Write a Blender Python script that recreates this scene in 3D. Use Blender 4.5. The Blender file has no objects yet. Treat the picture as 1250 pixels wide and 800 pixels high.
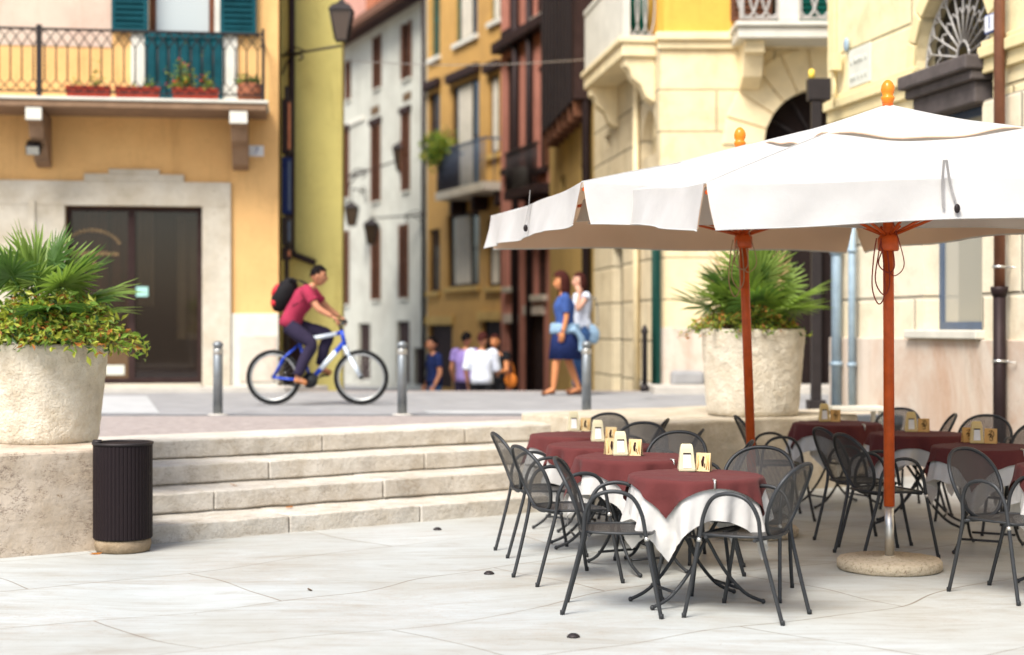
import bpy, bmesh, math, random
from mathutils import Vector, Matrix
random.seed(11)
S = bpy.context.scene
COL = S.collection
R = math.radians
PI = math.pi
CAMZ, FPX, CX, CY = 1.55, 1900.0, 625.0, 400.0

# ------------------------------------------------------------------ objects
def link(name, data, parent=None, M=None):
    o = bpy.data.objects.new(name, data)
    COL.objects.link(o)
    if parent: o.parent = parent
    if M is not None: o.matrix_local = M
    return o

def obj(name, bm, m, parent=None, M=None, smooth=False, bevel=0.0):
    me = bpy.data.meshes.new(name)
    if smooth:
        for f in bm.faces: f.smooth = True
    bm.to_mesh(me); bm.free()
    for mm in (m if isinstance(m, (list, tuple)) else [m]): me.materials.append(mm)
    o = link(name, me, parent, M)
    if bevel:
        b = o.modifiers.new('bevel', 'BEVEL'); b.width = bevel; b.segments = 2; b.limit_method = 'ANGLE'
    return o

def tag(o, label, cat, group=None):
    o['label'] = label; o['category'] = cat
    if group: o['group'] = group
    return o

def thing(name, label, cat, loc=(0, 0, 0), rz=0.0, group=None):
    o = link(name, None); o.location = loc; o.rotation_euler = (0, 0, rz)
    o.empty_display_size = .1
    return tag(o, label, cat, group)

def struct(o): o['kind'] = 'structure'; return o

def dup(root, loc, rz, label, group=None):
    r = root.copy(); COL.objects.link(r); r.location = loc; r.rotation_euler = (0, 0, rz); r['label'] = label
    if group: r['group'] = group
    for ch in root.children:
        c = ch.copy(); COL.objects.link(c); c.parent = r
        for g in ch.children:
            d = g.copy(); COL.objects.link(d); d.parent = c
    return r

# ------------------------------------------------------------------ mesh helpers
def B(): return bmesh.new()

def box(bm, x0, x1, y0, y1, z0, z1, M=None, mi=0):
    vs = [Vector((x, y, z)) for x in (x0, x1) for y in (y0, y1) for z in (z0, z1)]
    if M is not None: vs = [M @ v for v in vs]
    v = [bm.verts.new(p) for p in vs]
    for q in ((0, 1, 3, 2), (4, 6, 7, 5), (0, 4, 5, 1), (2, 3, 7, 6), (0, 2, 6, 4), (1, 5, 7, 3)):
        f = bm.faces.new([v[i] for i in q]); f.material_index = mi
    return bm

def catmull(P, n=6, closed=False):
    P = [Vector(p) for p in P]; out = []; N = len(P)
    for i in range(N if closed else N - 1):
        if closed: p0, p1, p2, p3 = P[i - 1], P[i], P[(i + 1) % N], P[(i + 2) % N]
        else: p0, p1, p2, p3 = P[max(i - 1, 0)], P[i], P[i + 1], P[min(i + 2, N - 1)]
        for k in range(n):
            t = k / n
            out.append(.5 * ((2 * p1) + (p2 - p0) * t + (2 * p0 - 5 * p1 + 4 * p2 - p3) * t * t + (3 * p1 - p0 - 3 * p2 + p3) * t ** 3))
    if not closed: out.append(P[-1])
    return out

def tube(bm, P, r, seg=8, closed=False, mi=0, caps=True):
    P = [Vector(p) for p in P]; N = len(P); rings = []
    rs = r if isinstance(r, (list, tuple)) else [r] * N
    up = None
    for i in range(N):
        if closed: t = (P[(i + 1) % N] - P[i - 1])
        else: t = P[min(i + 1, N - 1)] - P[max(i - 1, 0)]
        if t.length < 1e-9: t = Vector((0, 0, 1))
        t.normalize()
        if up is None:
            up = Vector((0, 0, 1)) if abs(t.z) < .9 else Vector((1, 0, 0))
        up = (up - t * up.dot(t))
        if up.length < 1e-6: up = t.orthogonal()
        up.normalize(); s = t.cross(up)
        rings.append([bm.verts.new(P[i] + (up * math.cos(2 * PI * k / seg) + s * math.sin(2 * PI * k / seg)) * rs[i]) for k in range(seg)])
    for i in range(N if closed else N - 1):
        a, b = rings[i], rings[(i + 1) % N]
        for k in range(seg):
            f = bm.faces.new((a[k], a[(k + 1) % seg], b[(k + 1) % seg], b[k])); f.smooth = True; f.material_index = mi
    if caps and not closed:
        f = bm.faces.new(list(reversed(rings[0]))); f.material_index = mi
        f = bm.faces.new(rings[-1]); f.material_index = mi
    return bm

def lathe(bm, prof, seg=32, c=(0, 0, 0), mi=0, rfun=None, smooth=True):
    rings = []
    for r, z in prof:
        ring = []
        for k in range(seg):
            a = 2 * PI * k / seg; rr = r * (rfun(a, z) if rfun else 1)
            ring.append(bm.verts.new((c[0] + rr * math.cos(a), c[1] + rr * math.sin(a), c[2] + z)))
        rings.append(ring)
    for a, b in zip(rings, rings[1:]):
        for k in range(seg):
            f = bm.faces.new((a[k], a[(k + 1) % seg], b[(k + 1) % seg], b[k])); f.smooth = smooth; f.material_index = mi
    if prof[0][0] > 1e-6: bm.faces.new(list(reversed(rings[0]))).material_index = mi
    if prof[-1][0] > 1e-6: bm.faces.new(rings[-1]).material_index = mi
    return bm

def sphere(bm, c, r, sx=1, sy=1, sz=1, seg=14, mi=0, M=None):
    n = bmesh.ops.create_uvsphere(bm, u_segments=seg, v_segments=max(6, seg * 2 // 3), radius=1)
    for v in n['verts']:
        p = Vector((v.co.x * r * sx, v.co.y * r * sy, v.co.z * r * sz))
        if M is not None: p = M @ p
        v.co = p + Vector(c)
    fs = set(f for v in n['verts'] for f in v.link_faces)
    for f in fs: f.smooth = True; f.material_index = mi
    return bm

def prism(bm, poly, z0, z1, mi=0):
    lo = [bm.verts.new((p[0], p[1], z0)) for p in poly]; hi = [bm.verts.new((p[0], p[1], z1)) for p in poly]
    n = len(poly)
    for i in range(n):
        bm.faces.new((lo[i], lo[(i + 1) % n], hi[(i + 1) % n], hi[i])).material_index = mi
    bm.faces.new(list(reversed(lo))).material_index = mi; bm.faces.new(hi).material_index = mi
    return bm

def vprism(bm, poly, y0, y1, mi=0):      # polygon in x,z pushed along y
    a = [bm.verts.new((p[0], y0, p[1])) for p in poly]; b = [bm.verts.new((p[0], y1, p[1])) for p in poly]
    n = len(poly)
    for i in range(n): bm.faces.new((a[i], b[i], b[(i + 1) % n], a[(i + 1) % n])).material_index = mi
    bm.faces.new(a).material_index = mi; bm.faces.new(list(reversed(b))).material_index = mi
    return bm

def sheet(bm, poly, z, mi=0):
    bm.faces.new([bm.verts.new((p[0], p[1], z)) for p in poly]).material_index = mi
    return bm

def fix(bm): bmesh.ops.recalc_face_normals(bm, faces=bm.faces); return bm

def grid(bm, f, nu, nv, mi=0, smooth=True, wrap=False):
    V = [[bm.verts.new(f(i / nu, j / nv)) for j in range(nv + 1)] for i in range(nu + (0 if wrap else 1))]
    n = len(V)
    for i in range(nu):
        for j in range(nv):
            q = bm.faces.new((V[i][j], V[(i + 1) % n][j], V[(i + 1) % n][j + 1], V[i][j + 1])); q.smooth = smooth; q.material_index = mi
    return bm

def roughen(bm, amp, seed=0, sc=9.0):
    from mathutils import noise
    for v in bm.verts:
        p = v.co * sc + Vector((seed, seed * 2, 0))
        v.co += Vector((noise.noise(p), noise.noise(p + Vector((31, 0, 0))), noise.noise(p + Vector((0, 47, 0))))) * amp

# ------------------------------------------------------------------ materials
def srgb(r, g, b):
    f = lambda c: (c / 255 / 12.92) if c <= 10 else ((c / 255 + .055) / 1.055) ** 2.4
    return (f(r), f(g), f(b))

class N:
    def __init__(self, name):
        self.m = bpy.data.materials.new(name); self.m.use_nodes = True
        self.t = self.m.node_tree; self.b = self.t.nodes['Principled BSDF']; self.out = self.t.nodes['Material Output']
    def n(self, ty, **k):
        x = self.t.nodes.new(ty)
        for a, v in k.items():
            if a.startswith('i_'):
                key = a[2:]; key = int(key) if key.isdigit() else key.replace('_', ' ')
                x.inputs[key].default_value = v
            else: setattr(x, a, v)
        return x
    def l(self, a, b): self.t.links.new(a, b)
    def co(self):
        return self.n('ShaderNodeTexCoord').outputs['Object']
    def noise(self, scale, detail=6, rough=.6, vec=None, dist=0):
        x = self.n('ShaderNodeTexNoise'); x.inputs['Scale'].default_value = scale; x.inputs['Detail'].default_value = detail
        x.inputs['Roughness'].default_value = rough; x.inputs['Distortion'].default_value = dist
        self.l(vec if vec is not None else self.co(), x.inputs['Vector']); return x.outputs['Fac']
    def ramp(self, fac, stops):
        x = self.n('ShaderNodeValToRGB'); e = x.color_ramp.elements
        while len(e) < len(stops): e.new(.5)
        for i, (p, c) in enumerate(stops):
            e[i].position = p; e[i].color = (c[0], c[1], c[2], 1)
        self.l(fac, x.inputs[0]); return x.outputs['Color']
    def mix(self, fac, a, b, mode='MIX'):
        x = self.n('ShaderNodeMix', data_type='RGBA', blend_type=mode)
        for s, v in ((0, fac), (6, a), (7, b)):
            if isinstance(v, (int, float)): x.inputs[s].default_value = v
            elif isinstance(v, tuple): x.inputs[s].default_value = (v[0], v[1], v[2], 1)
            else: self.l(v, x.inputs[s])
        return x.outputs[2]
    def math(self, op, a, b=0.0, clamp=False):
        x = self.n('ShaderNodeMath', operation=op, use_clamp=clamp)
        for i, v in enumerate((a, b)):
            if isinstance(v, (int, float)): x.inputs[i].default_value = v
            else: self.l(v, x.inputs[i])
        return x.outputs[0]
    def bump(self, h, strength=.3, dist=.01):
        x = self.n('ShaderNodeBump'); x.inputs['Strength'].default_value = strength; x.inputs['Distance'].default_value = dist
        self.l(h, x.inputs['Height']); self.l(x.outputs[0], self.b.inputs['Normal'])
    def col(self, c):
        if isinstance(c, tuple): self.b.inputs['Base Color'].default_value = (c[0], c[1], c[2], 1)
        else: self.l(c, self.b.inputs['Base Color'])
    def pr(self, rough=.6, metal=0, spec=.5):
        self.b.inputs['Roughness'].default_value = rough; self.b.inputs['Metallic'].default_value = metal
        self.b.inputs['Specular IOR Level'].default_value = spec

def dim(c, k): return (c[0] * k, c[1] * k, c[2] * k)

def plain(name, c, rough=.6, metal=0, var=.15, scale=6, bump=0, bs=60, spec=None):
    if spec is None: spec = .12 if max(c) < .14 else .3
    k = N(name); k.pr(rough, metal, spec)
    k.col(k.ramp(k.noise(scale), [(.3, dim(c, 1 - var)), (.7, dim(c, 1 + var))]))
    if bump: k.bump(k.noise(bs, 5), bump, .01)
    return k.m

def plaster(name, c, stain, amt=.5, rough=.9):
    k = N(name); k.pr(rough, 0, .2)
    c1 = k.ramp(k.noise(.9, 9, .68), [(.25, dim(c, .82)), (.55, c), (.85, dim(c, 1.12))])
    fac = k.ramp(k.noise(.55, 9, .72, dist=.6), [(.48, (0, 0, 0)), (.75, (amt, amt, amt))])
    mp = k.n('ShaderNodeMapping'); mp.inputs['Scale'].default_value = (2.6, 2.6, .28); k.l(k.co(), mp.inputs['Vector'])
    st = k.ramp(k.noise(1.4, 7, .7, mp.outputs[0]), [(.52, (1, 1, 1)), (.78, (.74, .70, .66))])
    ln = k.math('ABSOLUTE', k.math('SUBTRACT', k.noise(1.1, 8, .7, dist=.4), .5))
    cr = k.ramp(ln, [(0, (.84, .8, .77)), (.005, (1, 1, 1))])
    k.col(k.mix(1.0, k.mix(1.0, k.mix(fac, c1, stain), st, 'MULTIPLY'), cr, 'MULTIPLY')); k.bump(k.noise(35, 6), .25, .01)
    return k.m

def courses(name, c, c2, row, width, groove=.022):
    k = N(name); k.pr(.85, 0, .2)
    sx = k.n('ShaderNodeSeparateXYZ'); k.l(k.co(), sx.inputs[0])
    cb = k.n('ShaderNodeCombineXYZ'); k.l(sx.outputs[0], cb.inputs[0]); k.l(sx.outputs[2], cb.inputs[1])
    br = k.n('ShaderNodeTexBrick', offset=.5); k.l(cb.outputs[0], br.inputs['Vector'])
    br.inputs['Scale'].default_value = 1; br.inputs['Mortar Size'].default_value = groove; br.inputs['Mortar Smooth'].default_value = .8
    br.inputs['Brick Width'].default_value = width; br.inputs['Row Height'].default_value = row; br.inputs['Bias'].default_value = 0
    br.inputs['Color1'].default_value = (*c, 1); br.inputs['Color2'].default_value = (*c2, 1); br.inputs['Mortar'].default_value = (*dim(c, .60), 1)
    v = k.ramp(k.noise(1.9, 9, .72, dist=.4), [(.3, (.76, .72, .68)), (.5, (.98, .97, .96)), (.7, (1.1, 1.1, 1.1))])
    k.col(k.mix(1.0, br.outputs['Color'], v, 'MULTIPLY'))
    h = k.math('SUBTRACT', k.math('MULTIPLY', k.noise(28, 6), .25), br.outputs['Fac'])
    k.bump(h, .7, .03)
    return k.m

def stone(name, c, crack, sc=5, rough=.8, cr=.5, bump=.45):
    k = N(name); k.pr(rough, 0, .25)
    base = k.ramp(k.noise(sc * .8, 9, .68), [(.25, dim(c, .74)), (.5, c), (.8, dim(c, 1.12))])
    mp = k.n('ShaderNodeMapping'); mp.inputs['Scale'].default_value = (1, 1, 2.2); k.l(k.co(), mp.inputs['Vector'])
    f = None
    for s_, w_ in ((1.5 * sc, .010), (4.1 * sc, .016)):
        ln = k.math('ABSOLUTE', k.math('SUBTRACT', k.noise(s_, 8, .72, mp.outputs[0], .35), .5))
        g = k.ramp(ln, [(0, (cr, cr, cr)), (w_ * .4, (cr, cr, cr)), (w_, (0, 0, 0))])
        msk = k.ramp(k.noise(.55 * s_, 3), [(.48, (0, 0, 0)), (.60, (1, 1, 1))])
        g = k.mix(1.0, g, msk, 'MULTIPLY'); f = g if f is None else k.mix(1.0, f, g, 'LIGHTEN')
    pit = k.ramp(k.noise(11 * sc, 3, .6), [(.24, (.45, .38, .3)), (.33, (1, 1, 1))])
    blot = k.ramp(k.noise(1.3 * sc, 7, .7), [(.35, (.80, .76, .70)), (.6, (1, 1, 1))])
    col = k.mix(1.0, k.mix(1.0, base, blot, 'MULTIPLY'), pit, 'MULTIPLY')
    k.col(k.mix(f, col, crack)); k.bump(k.math('ADD', k.noise(11 * sc, 7), k.noise(2.4 * sc, 4)), bump, .02)
    return k.m

def paving():
    k = N('marble paving'); k.pr(.5, 0, .35)
    co = k.co()
    wn = k.n('ShaderNodeTexNoise'); wn.inputs['Scale'].default_value = .35; wn.inputs['Detail'].default_value = 2; k.l(co, wn.inputs['Vector'])
    off = k.n('ShaderNodeVectorMath', operation='SCALE'); k.l(wn.outputs['Color'], off.inputs[0]); off.inputs['Scale'].default_value = 1.1
    ad = k.n('ShaderNodeVectorMath', operation='ADD'); k.l(co, ad.inputs[0]); k.l(off.outputs[0], ad.inputs[1])
    mp = k.n('ShaderNodeMapping'); mp.inputs['Rotation'].default_value = (0, 0, R(-38)); k.l(ad.outputs[0], mp.inputs['Vector'])
    br = k.n('ShaderNodeTexBrick', offset=.37); k.l(mp.outputs[0], br.inputs['Vector'])
    br.inputs['Scale'].default_value = 1; br.inputs['Mortar Size'].default_value = .008; br.inputs['Mortar Smooth'].default_value = .5
    br.inputs['Brick Width'].default_value = 2.6; br.inputs['Row Height'].default_value = 1.15
    br.inputs['Color1'].default_value = (.405, .422, .405, 1); br.inputs['Color2'].default_value = (.44, .46, .443, 1)
    br.inputs['Mortar'].default_value = (.25, .225, .19, 1)
    # veins stretched along the slabs
    mv = k.n('ShaderNodeMapping'); mv.inputs['Rotation'].default_value = (0, 0, R(-12)); mv.inputs['Scale'].default_value = (.9, 4.5, 1); k.l(ad.outputs[0], mv.inputs['Vector'])
    n1 = k.noise(1.5, 9, .7, mv.outputs[0], .8)
    v1 = k.ramp(n1, [(.25, (.74, .65, .57)), (.47, (1, 1, 1)), (.75, (1.14, 1.17, 1.2))])
    ln = k.math('ABSOLUTE', k.math('SUBTRACT', k.noise(2.6, 8, .75, mv.outputs[0], 1.5), .5))
    f = k.ramp(ln, [(0, (.6, .6, .6)), (.022, (0, 0, 0))])
    f = k.mix(1.0, f, k.ramp(k.noise(.8, 4), [(.42, (0, 0, 0)), (.6, (1, 1, 1))]), 'MULTIPLY')
    brc = k.mix(k.ramp(k.noise(1.7, 6, .7), [(.34, (.6, .6, .6)), (.5, (0, 0, 0))]), br.outputs['Color'], (.42, .44, .424))
    c = k.mix(1.0, brc, v1, 'MULTIPLY')
    c = k.mix(f, c, (.36, .27, .2))
    sp = k.ramp(k.noise(30, 5, .75), [(.30, (.5, .36, .26)), (.38, (1, 1, 1))])
    c = k.mix(.75, c, k.mix(1.0, c, sp, 'MULTIPLY'))
    dirt = k.ramp(k.noise(.5, 8, .68), [(.40, (1, 1, 1)), (.72, (.78, .72, .64))])
    k.col(k.mix(1.0, c, dirt, 'MULTIPLY'))
    k.bump(k.math('SUBTRACT', k.math('MULTIPLY', k.noise(18, 7), .3), br.outputs['Fac']), .35, .008)
    return k.m

def steel_mesh(name, t1, t2):
    k = N(name); k.pr(.5, .1, .2); k.col((.045, .042, .040))
    sx = k.n('ShaderNodeSeparateXYZ'); k.l(k.co(), sx.inputs[0])
    u = k.math('SINE', k.math('MULTIPLY', sx.outputs[1], 2 * PI / .016))
    v = k.math('SINE', k.math('MULTIPLY', k.math('SUBTRACT', sx.outputs[0], sx.outputs[2]), 2 * PI / .008))
    hole = k.math('GREATER_THAN', k.math('MULTIPLY', u, v), t1)
    hole2 = k.math('LESS_THAN', k.math('MULTIPLY', u, v), -t2)
    h = k.math('ADD', hole, hole2, True)
    tr = k.n('ShaderNodeBsdfTransparent'); mx = k.n('ShaderNodeMixShader')
    k.l(h, mx.inputs[0]); k.l(k.b.outputs[0], mx.inputs[1]); k.l(tr.outputs[0], mx.inputs[2]); k.l(mx.outputs[0], k.out.inputs[0])
    return k.m

def cloth(name, c, transl=.0, tc=None, bump=.12, bs=260, var=.05, rough=.9):
    k = N(name); k.pr(rough, 0, .12)
    k.b.inputs['Sheen Weight'].default_value = .04
    k.col(k.ramp(k.noise(2.5, 6), [(.3, dim(c, 1 - var)), (.7, dim(c, 1 + var))]))
    h = k.math('ADD', k.math('MULTIPLY', k.noise(bs, 3), .3), k.noise(9, 5, .6, dist=.5)); k.bump(h, bump, .02)
    if transl:
        t = k.n('ShaderNodeBsdfTranslucent'); t.inputs['Color'].default_value = (*(tc or c), 1)
        mx = k.n('ShaderNodeMixShader'); mx.inputs[0].default_value = transl
        k.l(k.b.outputs[0], mx.inputs[1]); k.l(t.outputs[0], mx.inputs[2]); k.l(mx.outputs[0], k.out.inputs[0])
    return k.m

def leafm(name, c):
    k = N(name); k.pr(.5, 0, .4); k.col(k.ramp(k.noise(5, 3), [(.3, dim(c, .75)), (.7, dim(c, 1.25))]))
    t = k.n('ShaderNodeBsdfTranslucent'); t.inputs['Color'].default_value = (c[0] * 1.6, c[1] * 1.7, c[2], 1)
    mx = k.n('ShaderNodeMixShader'); mx.inputs[0].default_value = .3
    k.l(k.b.outputs[0], mx.inputs[1]); k.l(t.outputs[0], mx.inputs[2]); k.l(mx.outputs[0], k.out.inputs[0])
    return k.m

def glassm(name, c, tr=0.0):
    k = N(name); k.pr(.04, 0, 1.0); k.col(c)
    if tr:
        t = k.n('ShaderNodeBsdfTransparent'); t.inputs['Color'].default_value = (.85, .85, .82, 1)
        mx = k.n('ShaderNodeMixShader'); mx.inputs[0].default_value = tr
        k.l(k.b.outputs[0], mx.inputs[1]); k.l(t.outputs[0], mx.inputs[2]); k.l(mx.outputs[0], k.out.inputs[0])
    return k.m

def scratched():
    k = N('dark brown scratched paint'); k.pr(.5, 0, .15)
    mp = k.n('ShaderNodeMapping'); mp.inputs['Scale'].default_value = (1, 1, .35); k.l(k.co(), mp.inputs['Vector'])
    f = k.ramp(k.noise(38, 4, .7, mp.outputs[0]), [(.68, (0, 0, 0)), (.74, (.7, .7, .7))]); m = k.ramp(k.noise(5, 3), [(.5, (0, 0, 0)), (.62, (1, 1, 1))])
    k.col(k.mix(k.mix(1.0, f, m, 'MULTIPLY'), (.012, .0075, .0085), (.35, .33, .3))); return k.m

M = {}
M['paving'] = paving()
M['step'] = stone('limestone step', (.55, .515, .45), (.20, .15, .10), 3.2, .75, .7)
M['tread'] = stone('worn limestone border', (.60, .57, .51), (.3, .26, .2), 2.2, .7, .3)
M['pedestal'] = stone('veined pedestal stone', (.56, .47, .37), (.10, .06, .045), 2.6, .8, .95, .25)
M['pedestal2'] = stone('pale pedestal stone', (.52, .46, .36), (.26, .21, .15), 4.0, .85, .45)
M['pot'] = stone('rough cast planter stone', (.72, .66, .54), (.42, .34, .22), 4.5, .95, .35, 1.0)
M['cobble'] = plain('porphyry setts', (.31, .27, .25), .8, 0, .25, 14, .5, 30)
M['asphalt'] = plain('grey road stone', (.27, .27, .27), .8, 0, .16, 3, .3, 60)
M['crossing'] = plain('white marble crossing', (.42, .43, .43), .7, 0, .1, 4)
M['kerb'] = plain('dark kerb stone', (.10, .11, .12), .8, 0, .2, 5)
M['sidewalk'] = plain('pale sidewalk stone', (.46, .43, .38), .8, 0, .15, 4, .3, 40)
M['earth'] = plain('ground dust', (.3, .27, .22), .95)
M['metal'] = plain('dark grey painted steel', (.046, .048, .050), .42, .4, .12, 20)
M['mesh'] = steel_mesh('perforated dark steel', .56, .70); M['seat_mesh'] = steel_mesh('perforated seat steel', .62, .9)
M['silver'] = plain('galvanised steel', (.55, .54, .50), .35, .9, .1, 20)
M['bollard'] = plain('grey steel bollard', (.22, .24, .25), .4, .6, .15, 10)
M['maroon'] = cloth('maroon tablecloth', (.105, .027, .026), bump=.35)
M['white_cloth'] = cloth('white tablecloth', (.60, .585, .555), .12, bump=.35)
M['canvas'] = cloth('white parasol canvas', (.575, .58, .57), .28, (.8, .74, .64), bump=.3, var=.09)
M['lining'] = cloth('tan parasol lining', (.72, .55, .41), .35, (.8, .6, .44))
M['orange_wood'] = plain('orange stained wood', (.52, .085, .014), .35, 0, .18, 14)
M['finial'] = plain('varnished orange wood', (.72, .20, .015), .25, 0, .15, 20)
M['concrete'] = None
k = N('speckled concrete'); k.pr(.95, 0, .2)
k.col(k.ramp(k.noise(45, 4, .8), [(.32, (.17, .12, .08)), (.45, (.50, .42, .30)), (.8, (.60, .52, .40))])); k.bump(k.noise(60, 6), .8, .02); M['concrete'] = k.m
M['cord'] = plain('tan cord', (.42, .27, .17), .9)
M['cord_red'] = plain('red brown cord', (.26, .05, .035), .9)
M['strap'] = plain('grey strap', (.22, .21, .20), .8)
M['buckle'] = plain('black buckle', (.02, .015, .015), .4)
M['plastic'] = plain('cream plastic', (.60, .555, .37), .35, 0, .05, 8)
M['plastic_yellow'] = plain('yellowed cream plastic', (.66, .50, .21), .4, 0, .06, 8)
M['napkin'] = plain('white paper', (.8, .79, .76), .9)
M['card'] = plain('ochre card', (.66, .40, .14), .7, 0, .08, 12)
M['card_orange'] = plain('peach card', (.58, .45, .24), .7, 0, .15, 30)
M['ink'] = plain('brown black ink', (.03, .012, .012), .8)
M['ink_red'] = plain('red print', (.42, .07, .03), .8)
M['bin'] = scratched()
M['bin_base'] = stone('bin stone foot', (.30, .23, .15), (.12, .08, .05), 8)
M['soil'] = plain('dry soil', (.10, .065, .04), .95)
M['leaf1'] = leafm('mid green leaf', (.15, .25, .03)); M['leaf2'] = leafm('yellow green leaf', (.34, .37, .05))
M['leaf3'] = leafm('dark green leaf', (.035, .085, .016)); M['leaf4'] = leafm('dry orange leaf', (.40, .15, .03))
M['palm1'] = leafm('palm blade', (.19, .28, .055)); M['palm2'] = leafm('dark palm blade', (.07, .14, .03)); M['palm3'] = leafm('dry palm blade', (.42, .30, .15))
M['stem'] = plain('brown stem', (.12, .075, .04), .9)
M['red_flower'] = plain('red petals', (.6, .03, .03), .7)
M['iron'] = plain('dark wrought iron', (.035, .03, .03), .5, .4)
M['grey_iron'] = plain('pale grey iron', (.42, .40, .37), .5, .2)
M['teal'] = plain('teal painted wood', (.006, .060, .075), .7, 0, .2, 4, spec=.1); M['brown_shade_stone'] = plain('brown stone and painted shade', (.24, .15, .09), .9, 0, .2, 4)  # brown bracket stone; on the balcony slab it paints in the underside shadow
M['green_wood'] = plain('dark green shutter wood', (.006, .10, .075), .5)
M['dark_green'] = plain('dark green pipe', (.006, .04, .03), .6); M['brown_wood'] = plain('brown shutter wood', (.13, .055, .03), .6, 0, .25, 4)
M['dark_wood'] = plain('dark timber', (.035, .02, .018), .7, 0, .3, 4)
M['pane'] = glassm('dark window glass', (.02, .018, .018)); M['pane_shop'] = glassm('shop window glass', (.02, .014, .012), .5)
M['pane_pale'] = glassm('curtained window glass', (.42, .46, .45)); M['pane_grey'] = glassm('grey window glass', (.34, .33, .28)); M['pane_lamp'] = glassm('smoked lantern glass', (.06, .04, .03))
M['curtain'] = plain('brown curtain', (.30, .10, .065), .9, 0, .3, 3); M['curtain2'] = plain('sand curtain', (.46, .34, .21), .9, 0, .2, 3)
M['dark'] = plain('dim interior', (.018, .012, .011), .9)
M['white_paint'] = plain('pale painted stone', (.62, .60, .52), .8, 0, .1, 3)
M['white_curtain'] = plain('pale curtain cloth', (.50, .46, .38), .9, 0, .1, 3)
M['portal'] = stone('pale portal stone', (.58, .53, .43), (.4, .35, .28), 1.6, .85, .2)
M['fresco'] = plaster('faded plaster', (.60, .48, .38), (.56, .34, .27), .7)
M['peach'] = plaster('peach plaster', (.76, .46, .185), (.66, .34, .12), .5)
M['olive'] = plaster('olive yellow plaster', (.52, .45, .15), (.48, .42, .16), .3)
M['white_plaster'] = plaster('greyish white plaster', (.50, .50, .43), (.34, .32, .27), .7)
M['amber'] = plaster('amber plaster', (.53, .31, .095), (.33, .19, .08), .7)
M['red_plaster'] = plaster('faded red plaster', (.52, .22, .16), (.30, .12, .08), .7)
M['rose'] = plaster('rose plaster', (.52, .28, .22), (.4, .2, .15), .5)
M['ochre'] = plaster('ochre plaster', (.54, .36, .12), (.25, .16, .06), .6)
M['bright_orange'] = plaster('bright orange plaster', (.74, .42, .08), (.66, .34, .06), .3)
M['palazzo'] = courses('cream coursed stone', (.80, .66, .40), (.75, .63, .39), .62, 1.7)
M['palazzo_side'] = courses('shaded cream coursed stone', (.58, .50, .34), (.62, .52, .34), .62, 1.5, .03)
M['cafe_stone'] = courses('rough cream blocks', (.74, .67, .52), (.78, .68, .49), .62, 1.45, .030)
M['cafe_plaster'] = courses('yellow blocked plaster', (.80, .69, .42), (.77, .67, .41), .95, 2.1, .030)
M['cream_trim'] = plain('cream stone trim', (.78, .65, .40), .85, 0, .12, 3)
M['yellow_trim'] = plain('yellow stone trim', (.72, .60, .33), .85, 0, .1, 3)
M['grey_stone'] = plain('grey brown carved stone', (.10, .085, .08), .8, 0, .2, 6)
M['pink_base'] = plaster('stained pink marble', (.62, .54, .45), (.46, .24, .13), .95, .7)
M['blue_frame'] = plain('blue grey painted wood', (.07, .10, .155), .5)
M['blue_pipe'] = plain('pale blue pipe', (.27, .36, .43), .5, .1)
M['brown_pipe'] = plain('brown copper pipe', (.20, .085, .05), .4, .3)
M['black_pipe'] = plain('dark iron pipe', (.03, .02, .02), .5, .3)
M['roof'] = plain('brown roof tiles', (.16, .075, .045), .9, 0, .3, 8)
M['terracotta'] = plain('terracotta', (.42, .15, .075), .8, 0, .15, 8)
M['red_box'] = plain('red plastic box', (.42, .05, .025), .5, 0, .1, 8)
M['plate'] = plain('white enamel', (.72, .74, .76), .4, 0, .03, 8); M['plate_ink'] = plain('blue enamel', (.03, .07, .25), .4)
M['plaque'] = plain('pale marble plaque', (.60, .61, .53), .6, 0, .06, 6); M['plaque_ink'] = plain('faded carved letters', (.44, .45, .40), .8)
M['gold'] = plain('gilt lettering', (.42, .27, .12), .6); M['sticker'] = plain('pale green sticker', (.35, .62, .55), .6)
M['yellow_lamp'] = plain('yellow cap', (.75, .55, .08), .5)
M['skin'] = plain('skin', (.45, .20, .11), .5, 0, .06, 10); M['skin_pale'] = plain('fair skin', (.58, .31, .21), .5, 0, .06, 10); M['skin_tan'] = plain('tanned skin', (.55, .22, .09), .5, 0, .06, 10)
M['eye'] = plain('dark eye', (.02, .012, .01), .2); M['lip'] = plain('lip', (.34, .09, .07), .5)
M['hair_black'] = plain('black hair', (.010, .008, .008), .9, 0, .3, 40, spec=.03); M['hair_brown'] = plain('dark auburn hair', (.05, .015, .012), .85, 0, .3, 40, spec=.05)
M['tee'] = plain('crimson cotton', (.29, .022, .055), .9, 0, .16, 9, .7, 16); M['jeans'] = plain('dark plum denim', (.028, .022, .045), .9, 0, .16, 9, .7, 16)
M['navy'] = plain('navy cotton', (.015, .025, .09), .9, 0, .16, 9, .7, 16); M['blue_top'] = plain('blue cotton', (.035, .075, .24), .9, 0, .16, 9, .7, 16)
M['pale_blue'] = plain('pale blue cotton', (.24, .36, .48), .9, 0, .16, 9, .7, 16); M['white_shirt'] = plain('white cotton', (.62, .66, .74), .9, 0, .16, 9, .7, 16)
M['violet'] = plain('violet cotton', (.27, .20, .48), .9, 0, .16, 9, .7, 16); M['black_cloth'] = plain('black cotton', (.012, .012, .014), .9, 0, .16, 9, .7, 16)
M['denim'] = plain('blue denim', (.04, .10, .24), .9, 0, .16, 9, .7, 16); M['orange_bag'] = plain('orange leather', (.55, .16, .02), .6)
M['shoe'] = plain('tan leather', (.40, .16, .06), .6); M['backpack'] = plain('black nylon', (.014, .013, .014), .9, 0, .16, 9, .7, 16); M['red_nylon'] = plain('red nylon', (.55, .02, .03), .6)
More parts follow.
